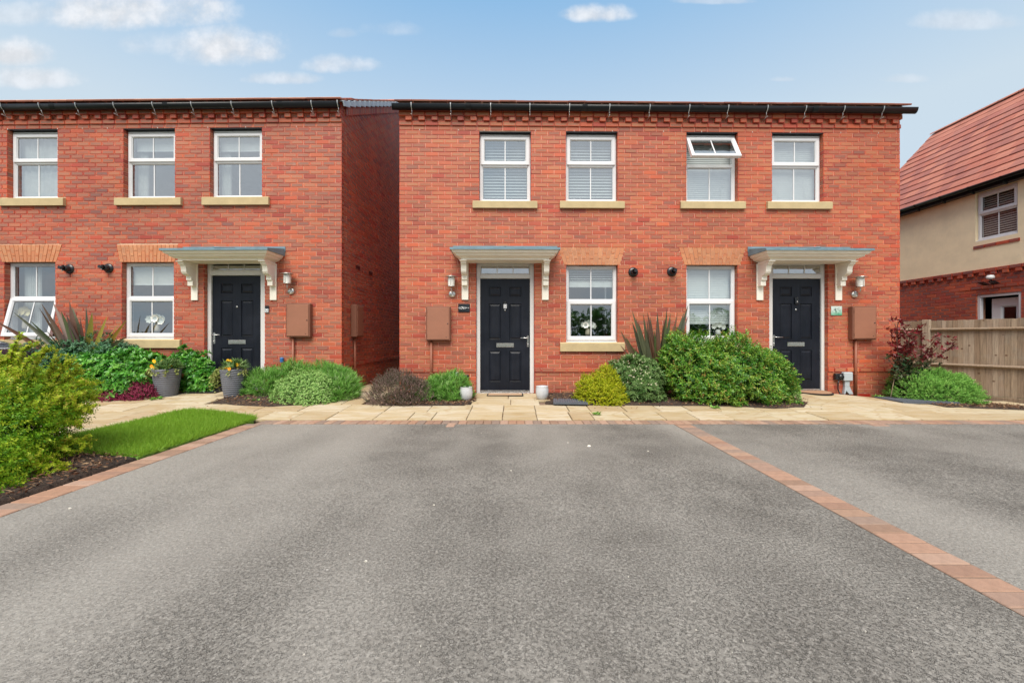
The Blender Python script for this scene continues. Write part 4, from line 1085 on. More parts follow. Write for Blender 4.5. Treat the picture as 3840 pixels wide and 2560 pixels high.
for i, (lab, tl, pt) in enumerate((('white venetian blind in the upper window above the door with the 171 plaque', 48, .052), ('white venetian blind in the second upper window of the right-hand houses', 50, .052),
                           ('white venetian blind behind the tilted open upper window', 66, .036), ('white venetian blind, nearly closed, in the upper window furthest right on brick', 68, .036))):
    o = winsR[i]['op']; venetian(RH, 'venetian_blind', lab, o[0]+.03, o[1]-.03, o[2]+.03, o[3]-.03, .20, pt, tl, group=G4)
o = winsR[4]['op']; t_ = venetian(RH, 'venetian_blind', 'half raised white venetian blind over the white roses in a vase', o[0]+.04, o[1]-.04, RH.Z(2220, 1078, .2), o[3]-.03, .20, .042, 30, gather=.07, group=G4)
mb = MB(); zz = RH.Z(2220, 1225, .2)-RH.Z(2220, 1078, .2); mb.tube([(.27, -.03, .0), (.272, -.03, zz)], .0018, 4); mb.lathe([(.004, 0), (.012, -.03), (.003, -.035)], 8, (.272, -.03, zz)); mb.tube([(.285, -.03, .0), (.284, -.03, zz+.06)], .0018, 4); mb.build('pull_cord', G_('blind_white'), t_)
o = winsR[5]['op']; venetian(RH, 'venetian_blind', 'mostly lowered cream venetian blind behind the large green shrub', o[0]+.04, o[1]-.04, RH.Z(2670, 1216, .2), o[3]-.03, .20, .032, 66, gather=.02, group=G4)
venetian(NH, 'venetian_blind', 'grey brown venetian blind in the window of the rendered house', wu[0]+.05, wu[1]-.05, wu[2]+.05, wu[3]-.04, .12, .05, 50, 'blind_grey')
def roller(H, label, x0, x1, zb_, zt_, name='roller_blind', y=.18):
    t = thing(name, label, 'blind', H.world((x0+x1)/2, y, zb_), H.a, 'roller blinds of the left-hand house'); w_ = (x1-x0)/2; h = zt_-zb_
    mb = MB(); mb.tube([(-w_, 0, h-.025), (w_, 0, h-.025)], .022, 10); mb.build('roller', G_('blind_white'), t)
    mb = MB(); mb.box(-w_, w_, -.003, .0, .0, h-.02); mb.build('fabric', mat('blind_fabric', (.66, .68, .66), .9), t)
    mb = MB(); mb.box(-w_, w_, -.008, .006, -.012, .012, bev=.003); mb.build('hem_bar', G_('blind_white'), t)
o = winsL[1]['op']; roller(LH, 'pale roller blind pulled a third down in the middle upper window of the left-hand house', o[0]+.08, o[1]-.05, LH.Z(560, 570, .2), o[3]-.04)
o = winsL[2]['op']; roller(LH, 'pale roller blind in the upper window above the left-hand black door', o[0]+.06, o[1]-.05, LH.Z(885, 570, .2), o[3]-.04)
o = winsL[4]['op']; roller(LH, 'pale roller blind in the downstairs window beside the left-hand door', o[0]+.05, o[1]-.05, LH.Z(555, 1068, .2), o[3]-.04)
mat('curtain', (.60, .62, .60), .9, var=.08, vscale=6)
def curtain(H, label, x0, x1, z0, z1, y=.19):
    t = thing('curtain', label, 'curtain', H.world(x0, y, z0), H.a); mb = MB(); n = 24
    mb.grid([[((x1-x0)*k/n, .016*math.sin(k*1.9), z) for k in range(n+1)] for z in (0, (z1-z0)*.5, z1-z0)], False, True); mb.build('drape', G_('curtain'), t)
    mb = MB(); mb.tube([(-.02, -.0, z1-z0), (x1-x0+.02, 0, z1-z0)], .01, 8); mb.build('pole', G_('curtain'), t)
o = winsL[0]['op']; curtain(LH, 'sheer white net curtain across the upper window furthest left', o[0]+.03, o[1]-.03, o[2]+.02, o[3]-.04)
o = winsL[1]['op']; curtain(LH, 'narrow pale curtain at the left of the middle upper window', o[0]+.05, o[0]+.24, o[2]+.02, o[3]-.05, .23)
o = winsL[2]['op']; curtain(LH, 'narrow pale curtain at the left of the upper window above the left-hand door', o[0]+.05, o[0]+.22, o[2]+.02, o[3]-.05, .23)
o = winsL[3]['op']; curtain(LH, 'grey green curtain behind the top pane of the open downstairs window', o[0]+.05, o[0]+.36, o[2]+.02, o[3]-.05, .26)
petal = mat('petal_white', (.78, .78, .72), .6); petal_y = mat('petal_cream', (.72, .62, .34), .6); dkleaf = mat('vase_leaf', (.03, .07, .02), .6)
def bouquet(H, name, label, px, py, d, hgt, rad, pet, nfl, vase, base_z=None):
    x, z = H.hit(px, py, d); t = thing(name, label, 'flowers', H.world(x, d, z), H.a)
    mb = MB(); mb.lathe([(.001, 0), (.04, 0), (.046, .03), (.040, .09), (.032, hgt*.42), (.036, hgt*.46)], 16); mb.build('vase', vase, t)
    for i in range(nfl):
        a = i*2.4; rr = rad*math.sqrt((i+.3)/nfl); c = (rr*math.cos(a), rr*math.sin(a)*.5, hgt*.62+rad*.5*(1-i/nfl)+random.uniform(-.01, .01)); mb = MB()
        for k in range(7):
            b = k*.9+i; u = Vector((math.cos(b), -.45, math.sin(b))).normalized()*rad*.55; v = Vector((-math.sin(b), -.1, math.cos(b)))*rad*.26; cc = Vector(c)
            mb.face([cc, cc+u*.6+v, cc+u, cc+u*.6-v], smooth=True)
        mb.tube([(0, 0, hgt*.4), (c[0]*.5, c[1]*.5, hgt*.5), c], .003, 4); mb.build('flower', pet, t, recalc=False)
    for i in range(6):
        a = i*1.05; u = Vector((math.cos(a), math.sin(a)*.6, .3))*rad; cc = Vector((0, 0, hgt*.52)); v = Vector((-math.sin(a), 0, .3))*.02; mb = MB(); mb.face([cc, cc+u*.6+v, cc+u, cc+u*.6-v]); mb.build('leaf', dkleaf, t, recalc=False)
vasem = mat('vase_cream', lin(214, 200, 180), .4)
bouquet(RH, 'flower_vase', 'round vase of white roses on the windowsill right of the 171 door', 2204, 1256, .15, .25, .115, petal, 9, vasem)
bouquet(RH, 'flower_vase', 'small white vase of white flowers under the cream blind', 2692, 1256, .15, .22, .10, petal, 6, petal)
bouquet(LH, 'flower_vase', 'large pale lily and vase in the window beside the left-hand door', 590, 1242, .15, .28, .15, petal, 7, vasem)
bouquet(LH, 'flower_vase', 'cream flowers in a vase behind the tipped open downstairs window', 95, 1232, .2, .42, .15, petal_y, 8, vasem)

# ------------------------------------------------------------------ fittings on the walls
def wall_lamp(H, label, px, py, out=.135, fx=0.0):
    t = wallthing(H, 'wall_lamp', label, 'wall lamp', px, py, group='brushed steel wall lamps beside the doors'); s = G_('steel')
    mb = MB(); mb.lathe([(.060, .001), (.060, .018), (.052, .032), (.001, .036)], 24, (0, 0, 0), 'y'); mb.build('wall_plate', s, t)
    mb = MB(); mb.lathe([(.016, .0), (.014, .010), (.008, .016), (.001, .018)], 12, (.012, -.034, -.028), 'y'); mb.build('sensor', G_('opal_glass'), t)
    mb = MB(); mb.tube([(0, -.03, .02), (0, -out*.7, .025), (0, -out, .04), (0, -out, .12)], .0085, 8); mb.build('arm', s, t)
    mb = MB(); mb.lathe([(.001, .115), (.060, .115), (.060, .125), (.056, .128)], 20, (0, -out, 0)); mb.build('cup', s, t)
    mb = MB(); mb.lathe([(.056, .126), (.058, .22), (.056, .285)], 20, (0, -out, 0)); mb.build('glass_shade', G_('opal_glass'), t)
    for k in range(3):
        a = k*2.09+.5; mb = MB(); mb.tube([(.062*math.cos(a), -out+.062*math.sin(a), .12), (.062*math.cos(a), -out+.062*math.sin(a), .29)], .003, 5); mb.build('cage_bar', s, t)
    mb = MB(); mb.lathe([(.108, .282), (.110, .286), (.04, .305), (.001, .308)], 28, (0, -out, 0)); mb.lathe([(.108, .282), (.001, .290)], 28, (0, -out, 0)); mb.build('lamp_cap', s, t)
wall_lamp(LH, 'steel wall lamp right of the left-hand door', 1093, 1092)
wall_lamp(RH, 'steel wall lamp above the meter box, left of the 171 door', 1696, 1103)
wall_lamp(RH, 'steel wall lamp furthest right, over the meter box by the green plaque', 3202, 1104)
def meter_box(t, w_, h, dep, pipe_dx, pipe_len, hinge_left=True):
    s = -1 if hinge_left else 1
    mb = MB(); mb.box(-w_/2, w_/2, -dep, -.001, 0, h, bev=.008); mb.build('housing', G_('meter_edge'), t)
    mb = MB(); mb.box(-w_/2+.022, w_/2-.022, -dep-.010, -dep-.001, .02, h-.022, bev=.006); d = mb.build('cover', G_('meter_brown'), t)
    mb = MB(); mb.lathe([(.010, 0), (.010, .006), (.004, .006), (.001, .002)], 10, (-s*(w_/2-.045), -dep-.009, h*.5), 'y'); mb.lathe([(.006, 0), (.006, .003), (.001, .003)], 8, (-s*(w_/2-.07), -dep-.009, .06), 'y'); mb.build('lock', G_('black_plastic'), t)
    for zz in (.09, h-.09):
        mb = MB(); mb.box(s*(w_/2-.022)-.006, s*(w_/2-.022)+.006, -dep-.013, -dep-.002, zz-.022, zz+.022, bev=.003); mb.build('hinge', G_('meter_edge'), t)
    mb = MB(); mb.tube([(pipe_dx, -.035, .005), (pipe_dx, -.035, -pipe_len)], .022, 12); mb.build('pipe', G_('pipe_brown'), t)
    mb = MB(); mb.box(pipe_dx-.032, pipe_dx+.032, -.060, -.001, -pipe_len*.62, -pipe_len*.62+.012, bev=.002); mb.build('pipe_clip', G_('pipe_brown'), t)
def mbox(H, label, fx0, fx1, fy0, fy1, pdx, dep=.10):
    x0, z0 = H.hit(fx0, fy1, -dep); x1, z1 = H.hit(fx1, fy0, -dep)
    t = thing('meter_box', label, 'meter box', H.world((x0+x1)/2, 0, z0), H.a, 'brown meter boxes on the brick walls'); px = H.X(pdx, -.03)-(x0+x1)/2
    meter_box(t, x1-x0, z1-z0, dep, px, z0-G(*H.world((x0+x1)/2, -.1, 0)[:2])-.0)
mbox(LH, 'brown meter box on the front wall of the left-hand house', 1072, 1162, 1137, 1264, 1099.5)
mbox(RH, 'brown meter box below the lamp, left of the 171 plaque', 1597, 1689, 1149, 1277, 1617.5)
mbox(RH, 'brown meter box at the right-hand corner beside the red leaved shrub', 3198, 3288, 1148, 1273, 3208)
zt_ = 7.22*(CX-1280)/(CX-1313)
sy = (lambda px: (-2.99)*F/(px-CX)-7.22)
ys0, ys1 = sy(1313)+.02, sy(1313)+.34
zz0 = CZ+(HY-1263)/F*(7.22+ys0); zz1 = CZ+(HY-1150)/F*(7.22+ys0)
t = thing('meter_box', 'narrow brown meter box on the shaded side wall of the passage', 'meter box', LH.world(0, (ys0+ys1)/2, zz0), LH.a+PI/2, 'brown meter boxes on the brick walls')
meter_box(t, .34, .60, .11, -.06, zz0-.15)
def flue(H, label, px, py, grp='black boiler flues between the windows'):
    t = wallthing(H, 'flue_vent', label, 'flue', px, py, group=grp); b = G_('black_plastic')
    mb = MB(); mb.lathe([(.085, .001), (.084, .012), (.066, .022), (.052, .03), (.001, .03)], 28, (0, 0, 0), 'y'); mb.build('collar', b, t)
    mb = MB(); mb.lathe([(.050, .02), (.050, .11), (.046, .112), (.034, .09), (.034, .05), (.001, .05)], 24, (0, 0, 0), 'y'); mb.build('outer_tube', b, t)
    mb = MB(); mb.tube([(0, -.06, 0), (0, -.17, .004)], .028, 16); mb.build('inner_tube', b, t)
    return t
flue(LH, 'black boiler flue beside the tipped open window, first from the left', 261, 1008.5); flue(LH, 'black boiler flue left of the window with the lilies', 408, 1006)
flue(RH, 'black boiler flue right of the window with white roses', 2374, 1020.5); flue(RH, 'black boiler flue above the sword leaved plant and left of the second arch', 2519, 1018.7)
# plaques
def text(name, body, size, parent, loc, m, depth=.001, align='CENTER'):
    c = bpy.data.curves.new(name, 'FONT'); c.body = body; c.size = size; c.extrude = depth; c.align_x = align; c.align_y = 'CENTER'
    o = bpy.data.objects.new(name, c); COL.objects.link(o); o.parent = parent; o.location = loc; o.rotation_euler = (PI/2, 0, 0); c.materials.append(m); return o
white = mat('sign_white', (.85, .85, .85), .4)
x0, z0 = RH.hit(1718.5, 1170.5); x1, z1 = RH.hit(1762, 1139)
t = thing('house_sign', 'glossy black slate plaque with the number 171 in white', 'sign', RH.world((x0+x1)/2, 0, z0), RH.a); w_, h = x1-x0, z1-z0
mb = MB(); mb.box(-w_/2, w_/2, -.018, -.001, 0, h, bev=.005); mb.build('plate', mat('sign_black', (.006, .008, .012), .12, spec=.8), t)
def stroke(pts, r): 
    mb = MB()
    for (a, b), (c, d) in zip(pts[:-1], pts[1:]):
        dx_, dz_ = c-a, d-b; l = math.hypot(dx_, dz_); nx, nz = -dz_/l*r, dx_/l*r; mb.grid([[(a-nx, -.0195, b-nz), (a+nx, -.0195, b+nz)], [(c-nx, -.0195, d-nz), (c+nx, -.0195, d+nz)]], False, False); 
    return mb
for pts, r in (([(-.42*w_+.015, .62*h), (-.42*w_+.018, .36*h)], .0050), ([(-.24*w_, .62*h), (-.10*w_, .62*h), (-.20*w_, .36*h)], .0046), ([(-.03*w_, .62*h), (-.035*w_, .36*h)], .0042),
               ([(.03*w_, .56*h), (.30*w_, .52*h)], .0042), ([(.03*w_, .44*h), (.16*w_, .42*h)], .0028), ([(.38*w_, .52*h), (.43*w_, .48*h)], .005), ([(-.455*w_, .52*h), (-.445*w_, .46*h)], .0045)):
    stroke(pts, r).build('lettering', white, t, recalc=False)
x0, z0 = RH.hit(3115, 1182); x1, z1 = RH.hit(3156, 1148)
t = thing('house_sign', 'white and green ceramic plaque painted with dark leaves', 'sign', RH.world((x0+x1)/2, 0, z0), RH.a); w_, h = x1-x0, z1-z0
pm = bpy.data.materials.new('sign_green'); pm.use_nodes = True; nt = pm.node_tree; b = nt.nodes['Principled BSDF']; b.inputs['Roughness'].default_value = .15
tc = nn(nt, 'ShaderNodeTexCoord'); s3 = nn(nt, 'ShaderNodeSeparateXYZ'); nt.links.new(tc.outputs['Object'], s3.inputs[0])
gr = mth(nt, 'ADD', mrange(nt, s3.outputs[2], h*.75, .0, 0, .9), mth(nt, 'MULTIPLY', s3.outputs[0], 1.6)); gr = mth(nt, 'ADD', gr, mth(nt, 'MULTIPLY', mth(nt, 'SUBTRACT', noise(nt, tc.outputs['Object'], 30, 3), .5), .5), clamp=True)
nt.links.new(mixc(nt, gr, (.62, .72, .68), (.10, .42, .24)), b.inputs['Base Color'])
mb = MB(); mb.box(-w_/2, w_/2, -.014, -.001, 0, h, bev=.004); mb.build('plate', pm, t)
mb = MB(); rs = random.Random(3)
for i in range(46):
    a = rs.uniform(.15, PI-.15); r_ = rs.uniform(.55, .95); cx_, cz_ = -math.cos(a)*w_*.42*r_/.9, h*.30+math.sin(a)*h*.56*r_/.9; l = rs.uniform(.004, .009); d_ = a+rs.uniform(-.6, .6); u = (-math.cos(d_)*l, math.sin(d_)*l); v = (-u[1]*.35, u[0]*.35)
    mb.face([(cx_-u[0], -.0148, cz_-u[1]), (cx_+v[0], -.0148, cz_+v[1]), (cx_+u[0], -.0148, cz_+u[1]), (cx_-v[0], -.0148, cz_-v[1])])
mb.build('leaf_print', mat('ink', (.008, .02, .015), .3), t, recalc=False)
for k in (-1.5, -.5, .5): stroke([(-.12*w_+k*.006, .72*h), (-.05*w_+k*.003, .30*h)], .0016).build('stem_print', mat('ink_green', (.02, .14, .08), .3), t, recalc=False)
stroke([(-.2*w_, .2*h), (.25*w_, .2*h)], .002).build('stem_print', MATS['ink_green'], t, recalc=False)
# doorbells
def bell(H, label, px, py, d, w_, h, top, bot, split=.4):
    t = thing('doorbell', label, 'doorbell', H.world(H.X(px, d), d, H.hit(px, py, d)[1]), H.a)
    mb = MB(); mb.box(-w_/2, w_/2, -.024, -.001, 0, h, bev=.008); mb.build('case', top, t)
    mb = MB(); mb.box(-w_/2*.98, w_/2*.98, -.028, -.002, h*.02, h*(1-split), bev=.007); mb.build('front_plate', bot, t)
    mb = MB(); mb.lathe([(.011, 0), (.011, .003), (.001, .004)], 16, (0, -.027, h*.35), 'y'); mb.build('button', G_('chrome'), t)
    mb = MB(); mb.lathe([(.009, 0), (.008, .004), (.001, .005)], 12, (0, -.023, h*.82), 'y'); mb.build('lens', G_('black_plastic'), t)
silver = mat('silver_plastic', (.55, .56, .58), .4)
bell(LH, 'silver and black video doorbell on the brick beside the left-hand door', 1002.5, 1173, 0, .07, .125, G_('black_plastic'), silver)
bell(RH, 'silver and black video doorbell in the middle of the 171 door', 1894.5, 1158, .098, .062, .13, G_('black_plastic'), silver, .35)
bell(RH, 'all black video doorbell in the middle of the right-hand door', 2986, 1141, .10, .066, .13, G_('black_plastic'), G_('black_plastic'), .3)
# outdoor sockets
t = wallthing(RH, 'socket_box', 'grey weatherproof socket box with grey conduit, right of the green plaque door', 'socket', 3170, 1427); gp = mat('grey_plastic', lin(176, 184, 190), .5)
mb = MB(); mb.box(-.08, .08, -.075, -.001, 0, .155, bev=.012); mb.build('case', gp, t)
mb = MB(); mb.box(-.045, .04, -.05, -.001, -.10, -.001, bev=.006); mb.prism([(-.045, -.10), (.04, -.10), (.10, -.23), (.03, -.23), (-.02, -.17), (-.04, -.23), (-.06, -.23)], -.048, -.003, 'y'); mb.build('conduit', gp, t)
t = wallthing(RH, 'cable_plug', 'black plug box with a black cable hanging to the ground', 'plug', 3138, 1423)
mb = MB(); mb.box(-.07, .07, -.07, -.001, 0, .115, bev=.012); mb.lathe([(.045, 0), (.04, .02), (.001, .02)], 16, (.02, -.07, .055), 'y'); mb.build('case', G_('black_plastic'), t)
mb = MB(); mb.tube([(-.0, -.05, .0), (-.02, -.05, -.06), (-.015, -.045, -.16), (.0, -.06, -.235), (.03, -.09, -.255)], .0105, 8); mb.build('cable', G_('black_plastic'), t)
t = wallthing(RH, 'socket_box', 'small light grey box low on the wall behind the lavender', 'socket', 1704, 1412); mb = MB(); mb.box(-.075, .075, -.06, -.001, 0, .085, bev=.012); mb.build('case', gp, t); mb = MB(); mb.box(-.06, .06, -.066, -.061, .01, .07, bev=.003); mb.build('cover', gp, t)
t = wallthing(RH, 'cable_plug', 'small black box low on the wall beside the left frame of the 171 door', 'plug', 1748, 1423); mb = MB(); mb.box(-.052, .052, -.07, -.001, 0, .09, bev=.008); mb.build('case', G_('black_plastic'), t); mb = MB(); mb.box(-.04, .04, -.076, -.071, .01, .08, bev=.003); mb.build('cover', G_('black_plastic'), t)
# security light on the neighbour's wall
t = thing('security_light', 'white and black security light above the white back door', 'light', NH.world(NH.X(3727), 0, NH.Z(3727, 1060)), -PI/2)
mb = MB(); mb.box(-.04, .04, -.03, -.001, -.03, .05, bev=.008); mb.build('bracket', G_('black_plastic'), t)
mb = MB(); mb.tube([(0, -.03, .03), (0, -.09, .08)], .012, 8); mb.build('arm', G_('black_plastic'), t)
mb = MB(); mb.lathe([(.001, .0), (.06, .01), (.07, .05), (.05, .09), (.001, .10)], 18, (.02, -.10, .07)); mb.build('lamp_head', white, t)
for s in (-1, 1): mb = MB(); mb.prism([(-.18, .03), (-.05, -.03), (-.05, -.045), (-.18, .015)], s*.10-.06, s*.10+.06); mb.build('flood_panel', G_('black_plastic'), t)

# ------------------------------------------------------------------ close-boarded fence
A_, B_ = Vector((8.80, 8.64)), Vector((9.33, 7.5)); dr = (B_-A_).normalized(); rz = math.atan2(dr.y, dr.x)
fence = thing('fence', 'weathered grey brown close-boarded timber fence with square post', 'fence', (A_.x, A_.y, 0), rz)
def wood(i):
    base = [(168, 148, 126), (158, 138, 116), (176, 158, 138), (152, 130, 108), (162, 142, 122), (148, 128, 108)][i]; m = bpy.data.materials.new('wood_%d' % i); m.use_nodes = True; nt = m.node_tree; b = nt.nodes['Principled BSDF']; b.inputs['Roughness'].default_value = .9
    g = nn(nt, 'ShaderNodeNewGeometry'); mp = nn(nt, 'ShaderNodeMapping'); mp.inputs['Scale'].default_value = (26, 26, 1.5); mp.inputs['Location'].default_value = (i*3, 0, 0); nt.links.new(g.outputs['Position'], mp.inputs[0])
    n1 = noise(nt, mp.outputs[0], 2.2, 6, .7); vo = nn(nt, 'ShaderNodeTexVoronoi'); vo.inputs['Scale'].default_value = 5.5; nt.links.new(g.outputs['Position'], vo.inputs['Vector'])
    c0 = lin(*base); c = mixc(nt, mrange(nt, n1, .3, .75), c0, tuple(v*.55 for v in c0)); c = mixc(nt, mrange(nt, vo.outputs['Distance'], .13, .06, 0, .8), c, lin(88, 62, 44)); c = mixc(nt, mrange(nt, noise(nt, g.outputs['Position'], 3, 4), .5, .7, 0, .4), c, lin(150, 146, 136))
    nt.links.new(c, b.inputs['Base Color']); bp = nn(nt, 'ShaderNodeBump'); bp.inputs['Strength'].default_value = .4; bp.inputs['Distance'].default_value = .003; nt.links.new(n1, bp.inputs['Height']); nt.links.new(bp.outputs[0], b.inputs['Normal']); return m
WOOD = [wood(i) for i in range(6)]
ztop, zgb, zbt = 1.455, -.02, -.16
bmesh_ = []
for i in range(12):
    mb = MB(); hh = ztop-zgb; mb.prism([(-.055, .0), (.052, .006), (.052, .016), (-.055, .022)], 0, hh, 'z'); o = mb.build('board', WOOD[i % 6]); bmesh_.append(o.data); bpy.data.objects.remove(o)
u = -1.6; L_ = 3.2
while u < L_:
    o = link('board', random.choice(bmesh_), fence); o.location = (u, .045+random.uniform(-.002, .002), zgb+random.uniform(-.006, .006)); o.rotation_euler = (0, random.uniform(-.004, .004), 0); u += .0785
def arris(u0, u1, z):
    mb = MB(); mb.prism([(.043, z-.04), (.043, z+.028), (-.014, z+.012), (-.018, z-.006)], u0, u1); mb.build('rail', random.choice(WOOD), fence)
for (u0, u1) in ((-1.6, -.14), (-.001, 2.45), (2.55, 3.2)):
    for z in (1.27, .55): arris(u0, u1, z)
    mb = MB(); mb.box(u0, u1, .0, .03, zbt-.04, zgb-.004, bev=.004); mb.build('gravel_board', WOOD[3], fence)
for u0 in (-.13, 2.46):
    mb = MB(); mb.box(u0, u0+.115, -.045, .06, -.3, 1.475, bev=.006); mb.build('post', WOOD[2], fence)
# ------------------------------------------------------------------ plants
def rooted(name, label, cat, x, y, group=None):
    return thing(name, label, cat, (x, y, G(x, y)), 0, group)
def foliage(t, parts, m, name='foliage'):
    V = np.concatenate([p[0] for p in parts]); C = np.concatenate([p[1] for p in parts]); Q = np.arange(len(V)).reshape(-1, 4)
    V, Q, C = drop_low(V, Q, C); V = V-np.array(t.location)
    return tag(np_mesh(name, V, Q, m, t, C), kind='stuff')
def stems(t, blobs, n, r=.008, m=None, name='stem'):
    mb = MB(); o = np.array(t.location)
    for i in range(n):
        b = blobs[i % len(blobs)]; a = random.uniform(0, 6.28); q = random.uniform(.2, .85)
        e = Vector((b[0]+b[3]*q*math.cos(a), b[1]+b[4]*q*math.sin(a), b[2]+b[5]*random.uniform(.1, .75)*(1-q*.4)))-Vector(o)
        s = Vector((random.uniform(-.08, .08), random.uniform(-.06, .06), 0))+Vector(((b[0]-o[0])*.55, (b[1]-o[1])*.55, 0)); mid = s.lerp(e, .5)+Vector((0, 0, .05))
        mb.tube([s, mid, e], [r, r*.7, r*.35], 5)
    tag(mb.build(name, m or mat('bark', lin(92, 70, 54), .9), t), kind='stuff')
def bush(name, label, cat, x, y, blobs, n, k, L, W, spread, along, m, depth=.3, lump=.12, low=-.4, up=.3, clump=.6, hi=1.0, nst=14, group=None, shape='oval', core=None, freq=5.0):
    t = rooted(name, label, cat, x, y, group)
    A, D, _ = blob_anchors(blobs, n, depth, lump, low, freq); D = unit(D+np.array([0, 0, up])+NR.normal(size=D.shape)*.25)
    V, Q = leaves(A, D, k, L, W, spread, along, shape=shape); C = colours(len(A), k, 0, hi, clump)
    foliage(t, [(V, C)], m); stems(t, blobs, nst)
    if core:
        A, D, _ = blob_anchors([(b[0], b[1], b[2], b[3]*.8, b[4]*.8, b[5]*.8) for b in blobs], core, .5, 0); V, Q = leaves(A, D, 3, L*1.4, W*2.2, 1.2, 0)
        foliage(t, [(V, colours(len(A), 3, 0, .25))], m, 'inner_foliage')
    return t
LM = {}
LM['gold'] = leaf_mat('leaf_gold', [lin(70, 126, 24), lin(122, 168, 34), lin(178, 196, 50), lin(208, 190, 84)], .5, .3)
LM['choisya'] = leaf_mat('leaf_glossy', [lin(46, 108, 34), lin(72, 144, 46), lin(106, 174, 64), lin(146, 196, 88)], .32, .2, .5)
LM['grey_green'] = leaf_mat('leaf_grey_green', [lin(40, 90, 52), lin(70, 116, 84), lin(100, 140, 108), lin(80, 132, 60)], .5, .2)
LM['lav'] = leaf_mat('leaf_lavender', [lin(78, 134, 52), lin(108, 164, 66), lin(136, 184, 88), lin(168, 184, 144)], .6, .25)
LM['hebe'] = leaf_mat('leaf_hebe', [lin(98, 146, 66), lin(140, 184, 96), lin(176, 210, 128), lin(196, 222, 150)], .5, .2)
LM['heather'] = leaf_mat('leaf_heather', [lin(64, 80, 52), lin(96, 96, 72), lin(142, 116, 112), lin(176, 144, 142)], .8, .15)
LM['crimson'] = leaf_mat('leaf_crimson', [lin(100, 26, 56), lin(138, 42, 76), lin(162, 66, 96), lin(118, 52, 66)], .6, .2)
LM['abelia'] = leaf_mat('leaf_abelia', [lin(40, 92, 26), lin(68, 126, 36), lin(106, 156, 50), lin(144, 176, 64), lin(170, 116, 66)], .4, .25, .45)
LM['pieris'] = leaf_mat('leaf_blue_green', [lin(54, 92, 42), lin(86, 124, 60), lin(120, 150, 88), lin(152, 174, 116)], .5, .2)
LM['blossom'] = leaf_mat('blossom_cream', [lin(222, 218, 180), lin(240, 236, 212)], .6, .3)
LM['juniper'] = leaf_mat('leaf_juniper', [lin(70, 126, 46), lin(108, 166, 66), lin(146, 196, 92), lin(168, 208, 112)], .55, .2)
LM['photinia'] = leaf_mat('leaf_red', [lin(84, 16, 24), lin(126, 22, 34), lin(112, 44, 44), lin(100, 62, 56)], .35, .25, .5)
LM['photinia_g'] = leaf_mat('leaf_bronze', [lin(34, 74, 40), lin(52, 84, 50), lin(86, 70, 54), lin(70, 104, 56)], .4, .2)
LM['yellow'] = leaf_mat('leaf_acid', [lin(126, 146, 16), lin(164, 178, 24), lin(196, 200, 44), lin(212, 190, 60)], .5, .3)
LM['varieg'] = leaf_mat('leaf_variegated', [lin(110, 138, 60), lin(176, 184, 110), lin(208, 206, 140)], .5, .25)

